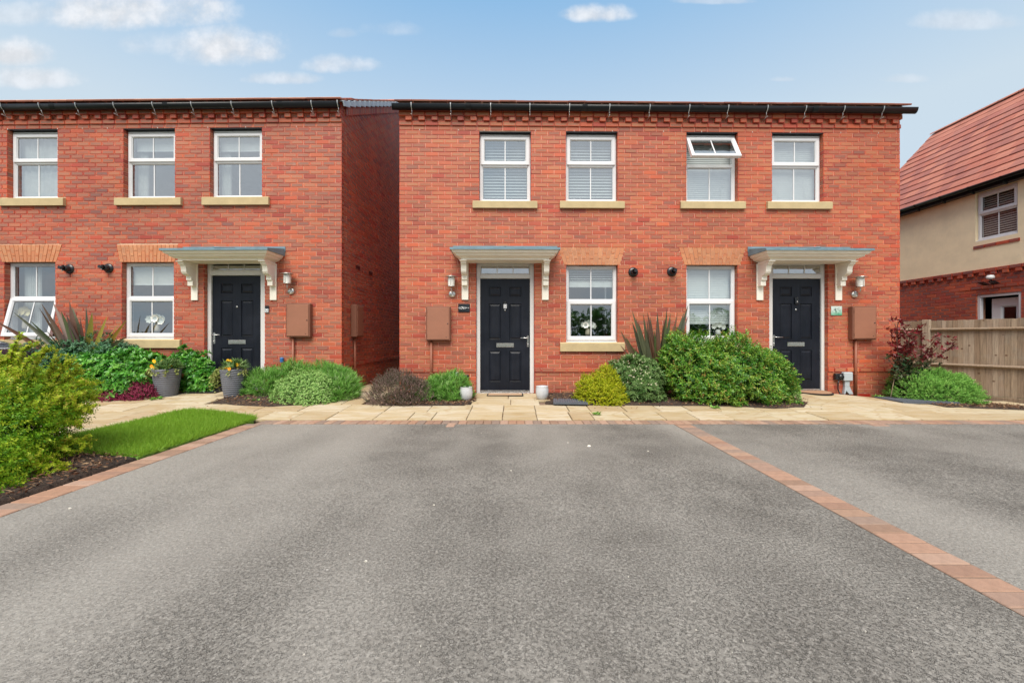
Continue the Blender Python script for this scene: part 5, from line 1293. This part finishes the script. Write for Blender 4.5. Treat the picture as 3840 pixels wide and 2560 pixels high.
# golden shrub at the left edge of the picture, arching sprays of tiny leaves
def golden():
    t = rooted('golden_shrub', 'large golden green shrub with arching sprays by the lawn', 'shrub', -4.1, 3.4)
    blobs = [(-3.92, 2.92, .12, .36, .36, .22), (-4.16, 3.25, .22, .36, .42, .28), (-4.34, 3.5, .46, .42, .5, .32), (-4.9, 3.2, .38, .5, .6, .38), (-4.6, 3.75, .42, .42, .4, .34)]
    A, D, _ = blob_anchors(blobs, 9500, .40, .16, -.45, 4.0)
    D = unit(D*np.array([1, 1, .25])+np.array([.15, 0, .16])+NR.normal(size=D.shape)*np.array([.45, .45, .18]))
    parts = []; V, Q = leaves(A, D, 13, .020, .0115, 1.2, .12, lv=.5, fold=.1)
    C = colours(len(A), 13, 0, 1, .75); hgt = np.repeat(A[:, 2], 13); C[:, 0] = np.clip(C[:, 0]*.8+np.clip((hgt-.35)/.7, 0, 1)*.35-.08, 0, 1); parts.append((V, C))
    # long leading sprays
    sp = []
    for (px, py, Y, bx, bz) in ((78, 1258, 3.4, -4.25, .62), (50, 1300, 3.5, -4.3, .6), (108, 1292, 3.4, -4.2, .6), (172, 1308, 3.5, -4.15, .6), (140, 1330, 3.3, -4.1, .55), (210, 1352, 3.6, -4.1, .6), (262, 1362, 3.6, -4.05, .6), (20, 1345, 3.4, -4.4, .6),
                              (325, 1440, 3.6, -4.0, .5), (352, 1500, 3.7, -4.0, .45), (338, 1545, 3.6, -4.0, .4), (300, 1600, 3.5, -4.0, .3), (330, 1670, 3.5, -4.0, .15), (262, 1700, 3.4, -3.95, .15), (300, 1400, 3.7, -4.1, .6), (180, 1790, 3.1, -3.8, .15), (240, 1760, 3.2, -3.8, .12), (300, 1480, 3.3, -3.9, .4)):
        q = ray(px, py, Y); sp.append(((bx, Y+.02, bz), (q[0], q[1], max(q[2], .06))))
    mb = MB()
    for a, b in sp:
        a, b = np.array(a), np.array(b); k = 36; tt = np.linspace(0, 1, k)[:, None]; pts = a+(b-a)*tt+np.array([0, 0, .06])*np.sin(tt*PI)+NR.normal(size=(k, 3))*.004
        V, Q = leaves(pts, np.repeat((b-a)[None], k, 0)+NR.normal(size=(k, 3))*.1, 6, .026, .016, 1.2, .015, lv=.4); parts.append((V, colours(k, 6, .3, 1, .3)))
        for j in range(10):
            i = random.randrange(8, 34); d2 = unit((b-a)[None]+NR.normal(size=(1, 3))*.25)[0]; q = pts[i]+d2*np.linspace(0, .09, 9)[:, None]
            V, Q = leaves(q, np.repeat(d2[None], 9, 0), 4, .018, .011, 1.2, .01, lv=.4); parts.append((V, colours(9, 4, .35, 1, .3)))
        mb.tube([tuple(p-np.array(t.location)) for p in pts[::7]], .003, 4)
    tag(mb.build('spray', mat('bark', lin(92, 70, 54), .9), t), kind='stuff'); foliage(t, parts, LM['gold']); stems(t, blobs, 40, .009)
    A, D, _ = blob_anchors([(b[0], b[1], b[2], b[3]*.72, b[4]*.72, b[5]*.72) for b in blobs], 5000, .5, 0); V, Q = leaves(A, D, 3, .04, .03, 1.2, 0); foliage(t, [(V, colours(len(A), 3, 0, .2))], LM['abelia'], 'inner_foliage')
golden()
bush('glossy_shrub', 'dense glossy green shrub with whorled leaves under the left window', 'shrub', -6.3, 6.85,
     [(-6.95, 6.78, .32, .50, .34, .52), (-6.35, 6.72, .30, .50, .36, .52), (-6.02, 6.92, .32, .34, .26, .50), (-6.6, 6.98, .45, .6, .28, .48)], 2300, 7, .072, .030, 1.05, .01, LM['choisya'], .25, .12, -.5, .35, .75, nst=24, core=900)
bush('glossy_shrub', 'smaller glossy green shrub touching the left door frame', 'shrub', -5.35, 7.0, [(-5.38, 7.06, .34, .24, .13, .42), (-5.58, 7.05, .60, .26, .13, .26)], 620, 7, .065, .027, 1.0, .01, LM['choisya'], .3, .2, -.5, .35, .75, nst=10, core=200)
bush('grey_green_shrub', 'loose grey green shrub among the sword leaves left of the glossy shrub', 'shrub', -7.2, 6.95, [(-7.25, 6.90, .55, .50, .3, .50), (-7.75, 6.8, .45, .5, .35, .45), (-6.75, 7.0, .72, .34, .2, .32)], 1500, 7, .050, .020, .9, .05, LM['grey_green'], .3, .2, -.5, .4, .5, nst=16, core=400)
bush('crimson_plant', 'low crimson leaved plant at the foot of the glossy shrub', 'plant', -6.1, 6.58, [(-6.30, 6.52, .12, .28, .2, .22), (-5.92, 6.56, .12, .24, .2, .21)], 1700, 9, .022, .011, .8, .05, LM['crimson'], .3, .1, -.2, .5, .5, nst=8)
bush('lavender', 'feathery green lavender clump behind the hebe by the left door', 'plant', -3.8, 6.9, [(-4.12, 6.88, .18, .40, .26, .34), (-3.7, 7.0, .25, .45, .2, .38), (-3.1, 7.0, .25, .45, .2, .36)], 2300, 8, .085, .0075, .45, .06, LM['lav'], .35, .12, -.2, .9, .5, nst=10, shape='x')
bush('lavender', 'feathery green lavender to the right of the hebe at the passage', 'plant', -2.75, 6.65, [(-2.78, 6.62, .12, .30, .30, .36), (-2.95, 6.8, .2, .3, .25, .36)], 1500, 8, .085, .0075, .45, .06, LM['lav'], .35, .12, -.3, .8, .5, nst=8, shape='x')
bush('hebe', 'low round pale green hebe dome left of the passage', 'shrub', -3.22, 6.45, [(-3.22, 6.46, .12, .50, .42, .46), (-3.02, 6.42, .10, .34, .38, .38)], 5600, 9, .019, .009, .9, .022, LM['hebe'], .14, .07, -.35, .25, .55, nst=14, core=900, freq=8)
bush('heather', 'dark dusky pink heather mound at the corner of the passage', 'shrub', -1.77, 6.42, [(-1.77, 6.42, .12, .43, .38, .41), (-1.55, 6.4, .10, .3, .34, .34)], 3200, 11, .020, .0065, .42, .085, LM['heather'], .3, .09, -.4, .75, .45, nst=24, core=300, freq=7)
bush('lavender', 'bright green lavender between the heather and the white pot', 'plant', -1.0, 6.65, [(-1.02, 6.62, .10, .36, .30, .38), (-1.2, 6.6, .08, .3, .3, .32)], 1700, 8, .080, .0085, .48, .06, LM['lav'], .35, .12, -.25, .9, .5, nst=10, shape='x')
bush('golden_conifer', 'small acid yellow shrub below the window with white roses', 'shrub', 1.38, 6.40, [(1.38, 6.38, .14, .34, .30, .30), (1.46, 6.42, .36, .18, .18, .25), (1.2, 6.42, .26, .16, .18, .20), (1.5, 6.36, .14, .24, .26, .26)], 2600, 10, .024, .010, .75, .075, LM['yellow'], .3, .12, -.4, .55, .5, nst=14, core=300)
t = bush('blossom_shrub', 'blue green shrub dotted with cream blossom beside the sword leaved plant', 'shrub', 1.98, 6.5, [(1.98, 6.46, .26, .35, .30, .34), (1.88, 6.55, .50, .32, .26, .27), (2.12, 6.50, .42, .25, .25, .34)], 1700, 10, .050, .011, .95, .025, LM['pieris'], .3, .14, -.4, .45, .6, nst=16, core=300)
A, D, _ = blob_anchors([(1.98, 6.46, .36, .34, .30, .36), (1.88, 6.55, .53, .32, .26, .27)], 230, .08, .14, .0); V, Q = leaves(A, D+np.array([0, 0, .5]), 9, .013, .010, .9, .02); foliage(t, [(V, colours(len(A), 9))], LM['blossom'], 'blossom')
bush('abelia_shrub', 'big rounded green shrub with reddish tips below the right-hand window', 'shrub', 3.35, 6.6,
     [(2.88, 6.50, .50, .46, .44, .58), (3.42, 6.44, .46, .52, .48, .62), (3.95, 6.50, .34, .42, .42, .52), (2.72, 6.58, .72, .30, .28, .44), (4.1, 6.62, .50, .24, .24, .30), (3.1, 6.4, .3, .5, .42, .4)], 5200, 8, .042, .017, .95, .09, LM['abelia'], .28, .13, -.5, .4, .6, nst=40, core=1400)
bush('hebe', 'small round grey green hebe at the right-hand doorway', 'shrub', 4.36, 6.6, [(4.36, 6.58, .18, .19, .18, .24)], 900, 9, .022, .010, .85, .035, LM['hebe'], .25, .08, -.4, .3, .5, nst=6, core=150)
bush('juniper', 'low spreading bright green juniper in front of the timber fence', 'shrub', 7.1, 6.9, [(7.08, 6.85, .14, .48, .36, .37), (6.85, 6.95, .18, .38, .30, .36), (7.28, 6.8, .08, .32, .32, .36)], 4600, 10, .024, .007, .7, .075, LM['juniper'], .18, .08, -.35, .45, .55, nst=14, core=900, freq=7)
def photinia():
    t = rooted('photinia', 'thin shrub with dark red young leaves at the right-hand corner of the brick house', 'shrub', 6.56, 6.98); parts = []; pg = []; mb = MB(); base = np.array(t.location)
    tips = [(6.42, 6.9, 1.33), (6.52, 6.95, 1.36), (6.66, 6.9, 1.28), (6.78, 6.85, 1.22), (6.58, 6.8, 1.12), (6.40, 6.85, 1.10), (7.35, 6.8, 1.02), (7.12, 6.85, .98), (6.98, 6.85, .80), (6.62, 6.9, .95), (7.0, 6.8, 1.08), (6.5, 6.85, .75), (6.72, 6.85, .55), (6.45, 6.9, .5)]
    for e in tips:
        e = np.array(e); k = 14; tt = np.linspace(.15, 1, k)[:, None]; s = base+np.array([random.uniform(-.05, .1), 0, 0]); pts = s+(e-s)*np.concatenate([tt**1.3, tt**1.3, tt**.9], 1)+NR.normal(size=(k, 3))*.008
        mb.tube([tuple(p-base) for p in [s]+list(pts[::3])+[e]], .006, 5)
        up = pts[pts[:, 2] > .75]; lo = pts[pts[:, 2] <= .75]
        for P, L in ((up, parts), (lo, pg)):
            if len(P):
                P = np.repeat(P, 3, 0)+NR.normal(size=(len(P)*3, 3))*np.array([.06, .05, .05])
                if L is pg: P[:, 2] = np.maximum(P[:, 2], .25)
                V, Q = leaves(P, NR.normal(size=P.shape)*.5+np.array([0, -.2, .6]), 4, .062, .030, .95, .02); L.append((V, colours(len(P), 4, 0, 1, .6)))
    mb.build('stem', MATS['bark'], t); foliage(t, parts, LM['photinia'], 'red_foliage'); foliage(t, pg, LM['photinia_g'], 'foliage')
    mb = MB(); mb.tube([(-.20, -.06, .02), (-.05, -.02, .60)], .006, 5); mb.tube([(.06, -.08, .0), (.04, -.06, .38)], .006, 5); mb.build('cane', mat('cane', lin(190, 170, 140), .8), t)
photinia()
# New Zealand flax: every blade a leaf of its own
FL = [leaf_mat('flax_%d' % i, c, .38, .12, .5) for i, c in enumerate(([lin(62, 68, 50), lin(80, 82, 58)], [lin(92, 62, 50), lin(108, 78, 58)], [lin(66, 78, 48), lin(88, 98, 54)], [lin(78, 58, 54), lin(100, 80, 60)], [lin(128, 140, 60), lin(172, 120, 44)]))]
def flax(label, x, y, blades, z0=0.0):
    t = rooted('flax_plant', label, 'plant', x, y)

    for (dx_, dz_, dy_, L, wd, bend, mi) in blades:
        mb = MB(); n = 12; rows = []; d = Vector((dx_, dy_, dz_)).normalized(); side = d.cross(Vector((0, -1, .15))).normalized(); rot = Matrix.Rotation(random.uniform(-.6, .6), 3, d); side = rot @ side; nor = side.cross(d)
        if nor.y > 0: nor = -nor
        p = Vector((random.uniform(-.07, .07)+dx_*.06, random.uniform(-.04, .04), z0))
        for i in range(n+1):
            s = i/n; w_ = wd*(.5+.5*min(1, s*3.5))*(1-max(0, (s-.55)/.45)**1.5*.97); f = w_*.28*(1-s*.7)
            q = p+d*(L*s)+Vector((math.copysign(1, dx_ or 1)*bend*L*s**2.2*.5, 0, -bend*L*s**2.4*.6))
            rows.append([q-side*w_/2+nor*f, q, q+side*w_/2+nor*f])
        c = (random.random(), random.random(), 0)
        mb.grid(rows, False, True, c); mb.build('leaf', FL[mi], t, recalc=False)
def fan(tips, x, y, z0, wd, seed):
    rs = random.Random(seed); out = []
    for (px, py, b) in tips:
        Y = y+rs.uniform(-.12, .14); tx, _, tz = ray(px, py, Y); d = (tx-x, tz-(G(x, y)+z0), Y-y); L = math.sqrt(sum(v*v for v in d)); out.append((d[0]/L, (d[1]+b*L*.6)/L, d[2]/L, L*(1+b*.25), wd*rs.uniform(.75, 1.25), b, rs.choice((0, 0, 1, 1, 2, 3))))
    return out
flax('bronze green sword leaved flax between the blossom shrub and the big green shrub', 2.40, 6.72,
     fan([(2350, 1238, .02), (2366, 1260, .03), (2379, 1160, .01), (2386, 1205, .03), (2418, 1168, .01), (2430, 1175, .0), (2448, 1186, .02), (2466, 1170, 0), (2475, 1230, .02), (2494, 1150, 0), (2506, 1215, .02), (2515, 1222, 0), (2526, 1195, .01), (2570, 1142, .01), (2572, 1180, .04), (2540, 1240, .06), (2405, 1230, .02), (2440, 1250, .03),
          (2460, 1290, .05), (2340, 1330, .12), (2520, 1300, .1), (2485, 1200, .01), (2400, 1300, .1), (2358, 1385, .2), (2500, 1260, .04), (2545, 1340, .2), (2530, 1170, .01), (2455, 1235, .02), (2372, 1300, .04), (2392, 1190, .02), (2410, 1205, .01), (2425, 1225, .01), (2440, 1200, .0), (2458, 1195, .02), (2478, 1190, .02), (2488, 1240, .01), (2500, 1180, .02), (2512, 1170, .03), (2535, 1215, .02), (2556, 1165, .03), (2345, 1290, .05), (2480, 1270, .02), (2430, 1290, .03)], 2.40, 6.72, .0, .080, 5))
LB = fan([(45, 1168, .04), (0, 1195, .1), (-30, 1260, .15), (155, 1150, .02), (166, 1135, .03), (200, 1135, .01), (196, 1190, .04), (228, 1165, .02), (240, 1180, 0), (262, 1150, .01), (281, 1130, .0), (306, 1145, .0), (318, 1180, .02), (345, 1168, .03), (390, 1178, .08), (452, 1190, .12), (455, 1200, .1), (445, 1248, .3), (270, 1200, .03), (180, 1230, .05), (120, 1200, .04), (300, 1190, .02), (250, 1240, .03), (215, 1215, .03), (420, 1300, .4)], -7.22, 7.0, .25, .085, 9)
LB = [b[:6]+((4,) if i in (13, 14, 15, 16) else (b[6],)) for i, b in enumerate(LB)]
flax('large bronze sword leaved flax in front of the open downstairs window', -7.22, 7.0, LB, .25)

# pots
potm = mat('pot_grey', lin(104, 106, 114), .6, var=.10, vscale=5, bump=.2, bscale=90)
def ribbed_pot(t, r0, r1, h):
    mb = MB(); rows = []; n = 48; N = 84
    for i in range(N+1):
        s = i/N; r = r0+(r1-r0)*s**.85
        ring_ = []
        for k in range(n):
            a = 2*PI*k/n; wv = s*13+.28*math.sin(a*2+s*5)+.2*math.sin(a*3+1); f = wv-math.floor(wv); rr = r*(1-.035*(1-min(1, f*2.2)) if f < .45 else 1.0)+.004*math.sin(f*PI)
            ring_.append((rr*math.cos(a), rr*math.sin(a), h*s))
        rows.append(ring_)
    rows += [[(x*.97, y*.97, h+.006) for x, y, z in rows[-1]], [(x*.90, y*.90, h) for x, y, z in rows[-1]], [(x*.86, y*.86, h-.05) for x, y, z in rows[-1]]]
    mb.grid(rows, True, True, None, False); mb.face([(r0*.98*math.cos(2*PI*k/n), r0*.98*math.sin(2*PI*k/n), .001) for k in range(n)]); mb.build('pot', potm, t)
    mb = MB(); mb.face([(r1*.86*math.cos(2*PI*k/24), r1*.86*math.sin(2*PI*k/24), h-.03) for k in range(24)]); mb.build('compost', M['mulch'], t)
def potted(label, px, base_y, seed, trail):
    x, y = gnd(px, base_y); y += .12; x = (px-CX)/F*y; t = rooted('potted_flowers', label, 'potted plant', x, y, 'ribbed grey pots beside the left-hand door'); t.location.z += .01; ribbed_pot(t, .135, .198, .44); o = np.array(t.location); rs = random.Random(seed)
    A, D, _ = blob_anchors([(o[0]+.02, o[1], o[2]+.44, .16, .14, .10)], 70, .4, .1, .1); V, Q = leaves(A, D+np.array([0, 0, .8]), 9, .10, .014, .75, .02, shape='x'); foliage(t, [(V, colours(len(A), 9))], LM['pieris'], 'foliage')
    P = []
    for i in range(trail):
        s = np.array([o[0]-.14-rs.uniform(0, .05), o[1]-rs.uniform(-.02, .12), o[2]+.44]); ln = rs.uniform(.12, .34); k = 12; tt = np.linspace(0, 1, k)[:, None]; P.append(s+np.array([-.09*rs.uniform(.5, 1.6), -.03, 0])*tt+np.array([0, 0, -ln])*tt**1.8+NR.normal(size=(k, 3))*.008)
    for i in range(10):
        a = rs.uniform(2.6, 6.4); s = np.array([o[0]+.19*math.cos(a), o[1]+.19*math.sin(a), o[2]+.45]); k = 6; tt = np.linspace(0, 1, k)[:, None]; P.append(s+np.array([.03*math.cos(a), .03*math.sin(a), -.09])*tt+NR.normal(size=(k, 3))*.006)
    P = np.concatenate(P); V, Q = leaves(P, NR.normal(size=P.shape)+np.array([0, 0, -.4]), 4, .026, .020, .9, .01); foliage(t, [(V, colours(len(P), 4))], LM['varieg'], 'trailing_ivy')
    fy = mat('flower_yellow', lin(250, 196, 30), .6); fo = mat('flower_orange', lin(246, 160, 30), .6)
    for i in range(7):
        a = rs.uniform(0, 6.28); c = Vector((rs.uniform(-.2, .22), -rs.uniform(.02, .2), .46+rs.uniform(.0, .13))); mb = MB()
        for k in range(9):
            b = k*2*PI/9; u = Vector((math.cos(b), -.25, math.sin(b)))*.030; v = Vector((-math.sin(b), 0, math.cos(b)))*.011; mb.face([c, c+u*.6+v, c+u, c+u*.6-v])
        mb.lathe([(.011, 0), (.008, .008), (.001, .010)], 8, tuple(c), 'y'); mb.tube([(c.x*.5, c.y*.4, .42), tuple(c)], .002, 4); mb.build('flower', rs.choice((fy, fo)), t, recalc=False)
potted('ribbed grey pot with yellow flowers, left of the path to the door', 626, 1492, 2, 14); potted('ribbed grey pot with yellow flowers and trailing ivy in front of the left door', 878, 1494, 5, 20)
white_glaze = mat('glaze_white', lin(196, 198, 202), .3, var=.06, vscale=14)
def planter(label, px, base_y):
    x, y = gnd(px, base_y); y += .08; x = (px-CX)/F*y; t = rooted('white_planter', label, 'pot', x, y, 'small white planters either side of the 171 door'); t.location.z += .022
    mb = MB(); n = 56; rows = []; prof = [(.064, 0), (.070, .008), (.090, .04), (.101, .09), (.103, .13), (.098, .175), (.094, .198), (.098, .206), (.092, .208), (.086, .198), (.090, .13), (.064, .03)]
    for j, (r, h) in enumerate(prof):
        am = .0035 if 1 < j < 5 else 0
        rows.append([((r-am*max(0, math.sin(a*22)))*math.cos(a), (r-am*max(0, math.sin(a*22)))*math.sin(a), h) for a in [2*PI*k/n for k in range(n)]])
    mb.grid(rows, True, True, None, True); mb.build('pot', white_glaze, t)
    mb = MB(); mb.face([(.094*math.cos(2*PI*k/20), .094*math.sin(2*PI*k/20), .17) for k in range(20)]); mb.build('compost', M['mulch'], t)
    mb = MB(); mb.box(-.13, .12, -.12, .12, -.035, -.002, bev=.006); mb.build('stone_base', SLABM[3], t)
planter('small fluted white planter left of the 171 door, by the lavender', 1748, 1509); planter('small fluted white planter right of the 171 door, above bare mulch', 2033, 1505)
# mats
def mat_thing(name, label, px0, px1, py0, py1, m, half=False, h=.014):
    (xa, ya), (xb, yb) = gnd((px0+px1)/2, py1), gnd((px0+px1)/2, py0); y0, y1 = ya, max(yb, ya+.2); ym = (y0+y1)/2; w_ = (px1-px0)/F*ym/2; xm = ((px0+px1)/2-CX)/F*ym
    t = rooted(name, label, 'doormat', xm, ym); dd = (y1-y0)/2
    pts = [(-w_, dd), (w_, dd)]+([(w_*math.cos(a), dd-2*dd*math.sin(a)) for a in [PI*k/14 for k in range(1, 14)]] if half else [(w_, -dd), (-w_, -dd)])
    if not half: pts = [(-w_, dd), (w_, dd), (w_, -dd), (-w_, -dd)]
    mb = MB(); mb.prism(pts, .016, .016+h, 'z'); mb.build('border', G_('rubber'), t)
    mb = MB(); mb.prism([(a*.93, b*.86) for a, b in pts], .016+h+.001, .016+h+.005, 'z'); mb.build('pile', m, t); return t
mat_thing('doormat', 'black doormat in front of the left-hand door', 727, 840, 1464, 1479, mat('mat_black', (.012, .012, .014), .95, var=.3, vscale=80))
mat_thing('doormat', 'thin brown stone coloured mat at the sill of the 171 door', 1827, 1962, 1477, 1489, mat('mat_brown', lin(176, 146, 118), .95, var=.15, vscale=60), h=.006)
mat_thing('doormat', 'half round brown doormat with dark rim at the right-hand door', 2990, 3128, 1469, 1488, mat('mat_coir', lin(160, 124, 96), .95, var=.15, vscale=60), True)
def ribbed(label, px0, px1, py0, py1, skew=0):
    (xa, ya), (xb, yb) = gnd((px0+px1)/2, py1), gnd((px0+px1)/2, py0); ym = (ya+yb)/2; w_ = (px1-px0)/F*ym/2; t = rooted('ribbed_tile', label, 'paving tile', ((px0+px1)/2-CX)/F*ym, ym); t.rotation_euler.z = skew; dd = (yb-ya)/2; m = mat('ribbed_slate', lin(84, 90, 100), .6, var=.12, vscale=20)
    mb = MB(); mb.box(-w_, w_, -dd, dd, .03, .052); mb.build('backing', m, t); n = int(2*w_/.035)
    mb = MB(); mb.box(-.012, .012, -dd, dd, .0525, .062, bev=.003); o = mb.build('rib', m); me = o.data; bpy.data.objects.remove(o)
    for i in range(n): o = link('rib', me, t); o.location = (-w_+.018+i*.035, 0, 0)
ribbed('dark ribbed tile laid on the mulch beside the right white planter', 2075, 2200, 1506, 1526, -.1); ribbed('dark ribbed strip under the juniper at the fence', 3335, 3530, 1502, 1518, -.06)
# odd bits
t = wallthing(LH, 'blue_cap', 'small blue cap on the wall above the lavender by the left door', 'cap', 1063, 1357); mb = MB(); mb.lathe([(.03, 0), (.034, .02), (.03, .06), (.036, .075), (.001, .085)], 16, (0, -.05, 0)); mb.build('cap', mat('blue_plastic', lin(50, 110, 170), .4), t); mb = MB(); mb.box(-.012, .012, -.05, -.001, .02, .04); mb.build('bracket', G_('black_plastic'), t)
t = rooted('weeds', 'small green weeds growing along the edges of the beds', 'weeds', 0, 6.0)
A = [];
for (px, py) in ((3006, 1520), (2990, 1518), (1040, 1518), (960, 1510), (3290, 1492), (3310, 1496), (3330, 1497), (2680, 1535), (2240, 1560), (930, 1505), (600, 1500), (575, 1503), (3620, 1517)):
    x, y = gnd(px, py); A += [(x+random.uniform(-.04, .04), y+random.uniform(-.02, .03), G(x, y)+.02) for _ in range(6)]
A = np.array(A); V, Q = leaves(A, NR.normal(size=A.shape)*.3+np.array([0, 0, 1]), 7, .05, .014, .9, .005); tag(t, kind='stuff'); foliage(t, [(V, colours(len(A), 7))], LM['juniper'])
gr = rooted('grit', 'pale stone chips, leaves and specks scattered on the tarmac', 'litter', 0, 4); tag(gr, kind='stuff'); mb = MB(); rs = random.Random(4)
spots = [(2208, 1673, .022), (2130, 1660, .008), (1916, 1765, .007), (1627, 1894, .007), (1372, 2105, .008), (262, 1907, .010), (2430, 1692, .009)]+[(rs.uniform(100, 3700), 1600+rs.random()**1.5*900, rs.uniform(.0015, .003)) for _ in range(60)]
for px, py, r in spots:
    x, y = gnd(px, py)
    if x < EX-.25: continue
    a = rs.uniform(0, 3); P = [(x+r*math.cos(a+k)*(1 if k % 2 else .6), y-4+0+r*math.sin(a+k)*.7) for k in (0, 1.2, 2.4, 3.6, 5)]; z = G(x, y)-gr.location.z+.004
    mb.grid([[(u_, v_, z-.003) for u_, v_ in P], [(u_*.7+x*.3, v_*.7+(y-4)*.3, z+r*.35) for u_, v_ in P]], True, False); mb.face([(u_*.7+x*.3, v_*.7+(y-4)*.3, z+r*.35) for u_, v_ in P])
mb.build('chips', mat('pale_chip', lin(214, 208, 196), .9, var=.3, vscale=3), gr)

# corner of a dark parked car beyond the golden shrub
car = thing('parked_car', 'dark navy parked car just showing at the left edge behind the golden shrub', 'car', (-9.55, 5.9, G(-8.9, 5.9)), 0)
cp = mat('car_paint', (.010, .012, .030), .12, .2, spec=.9)
def section(x, zr, zs, hw, tw): return [(x, -hw*.96, .26), (x, -hw, .5), (x, -hw*.99, zs-.08), (x, -hw*.93, zs), (x, -tw, zr), (x, 0, zr+.02), (x, tw, zr), (x, hw*.93, zs), (x, hw*.99, zs-.08), (x, hw, .5), (x, hw*.96, .26)]
mb = MB(); mb.grid([section(*s_) for s_ in ((2.02, .62, .60, .55, .4), (1.98, .78, .76, .74, .5), (1.75, .90, .88, .82, .6), (1.2, .99, .95, .86, .66), (.75, 1.04, .98, .87, .68), (.05, 1.42, .98, .87, .60), (-1.0, 1.45, .98, .87, .60), (-1.75, 1.05, .98, .85, .62), (-2.1, .95, .9, .78, .6), (-2.15, .5, .48, .7, .5))], False, True, None, True); mb.build('body', cp, car)
for sx_ in (1.32, -1.35):
    for s in (-1, 1):
        mb = MB(); mb.lathe([(.18, -.02), (.30, -.03), (.315, .06), (.315, .14), (.30, .20), (.19, .20)], 28, (sx_, s*.80+.09, .315), 'y'); wh = mb.build('wheel', G_('rubber'), car); mb = MB(); mb.lathe([(.001, .17), (.05, .19), (.19, .18), (.2, .15)], 20, (sx_, s*.80+.09, .315), 'y'); mb.build('rim', G_('galvanised'), wh)
for s in (-1, 1):
    mb = MB(); mb.lathe([(.09, .0), (.07, .05), (.001, .07)], 16, (1.88, s*.58+.02, .70), 'y'); mb.build('headlight', G_('opal_glass'), car)
mb = MB(); mb.grid([[(.70, -.6, 1.05), (.70, .6, 1.05)], [(.10, -.55, 1.405), (.10, .55, 1.405)]], False, False); mb.build('windscreen', M['glass_far'], car)
mb = MB(); mb.grid([[(.6, -.885, 1.0), (-1.5, -.885, 1.0)], [(.12, -.66, 1.38), (-1.05, -.66, 1.38)]], False, False); mb.build('side_window', G_('black_plastic'), car)
mb = MB(); mb.box(.45, .62, -1.02, -.88, .98, 1.08, bev=.03); mb.build('wing_mirror', cp, car)

# unseen stand-in for a tree and roof, added to darken the window reflections
hd = thing('stand_in_hedge', 'tall dark leafy screen added unseen behind the viewer to darken downstairs window reflections', 'stand_in_hedge', (0, -14, 0))
n = 9000; A = np.stack([NR.uniform(-22, 22, n), -14+NR.uniform(-.1, .9, n), NR.uniform(.0, 2.7, n)+.35*np.sin(NR.rand(n)*6)*.5], 1); A[:, 2] += .25*np.sin(A[:, 0]*1.3)+.2*np.sin(A[:, 0]*3.1)
V, Q = leaves(A, NR.normal(size=A.shape)*.6+np.array([0, .6, .5]), 4, .24, .14, 1.0, .1); V = V-np.array(hd.location); tag(np_mesh('foliage', V, Q, LM['abelia'], hd, colours(n, 4, 0, .6)), kind='stuff')
mb = MB()
for i in range(44): mb.tube([(-21.5+i, .2, -.1), (-21.5+i+random.uniform(-.1, .1), .25, 2.2)], .05, 6)
tag(mb.build('stem', MATS['bark'], hd), kind='stuff')
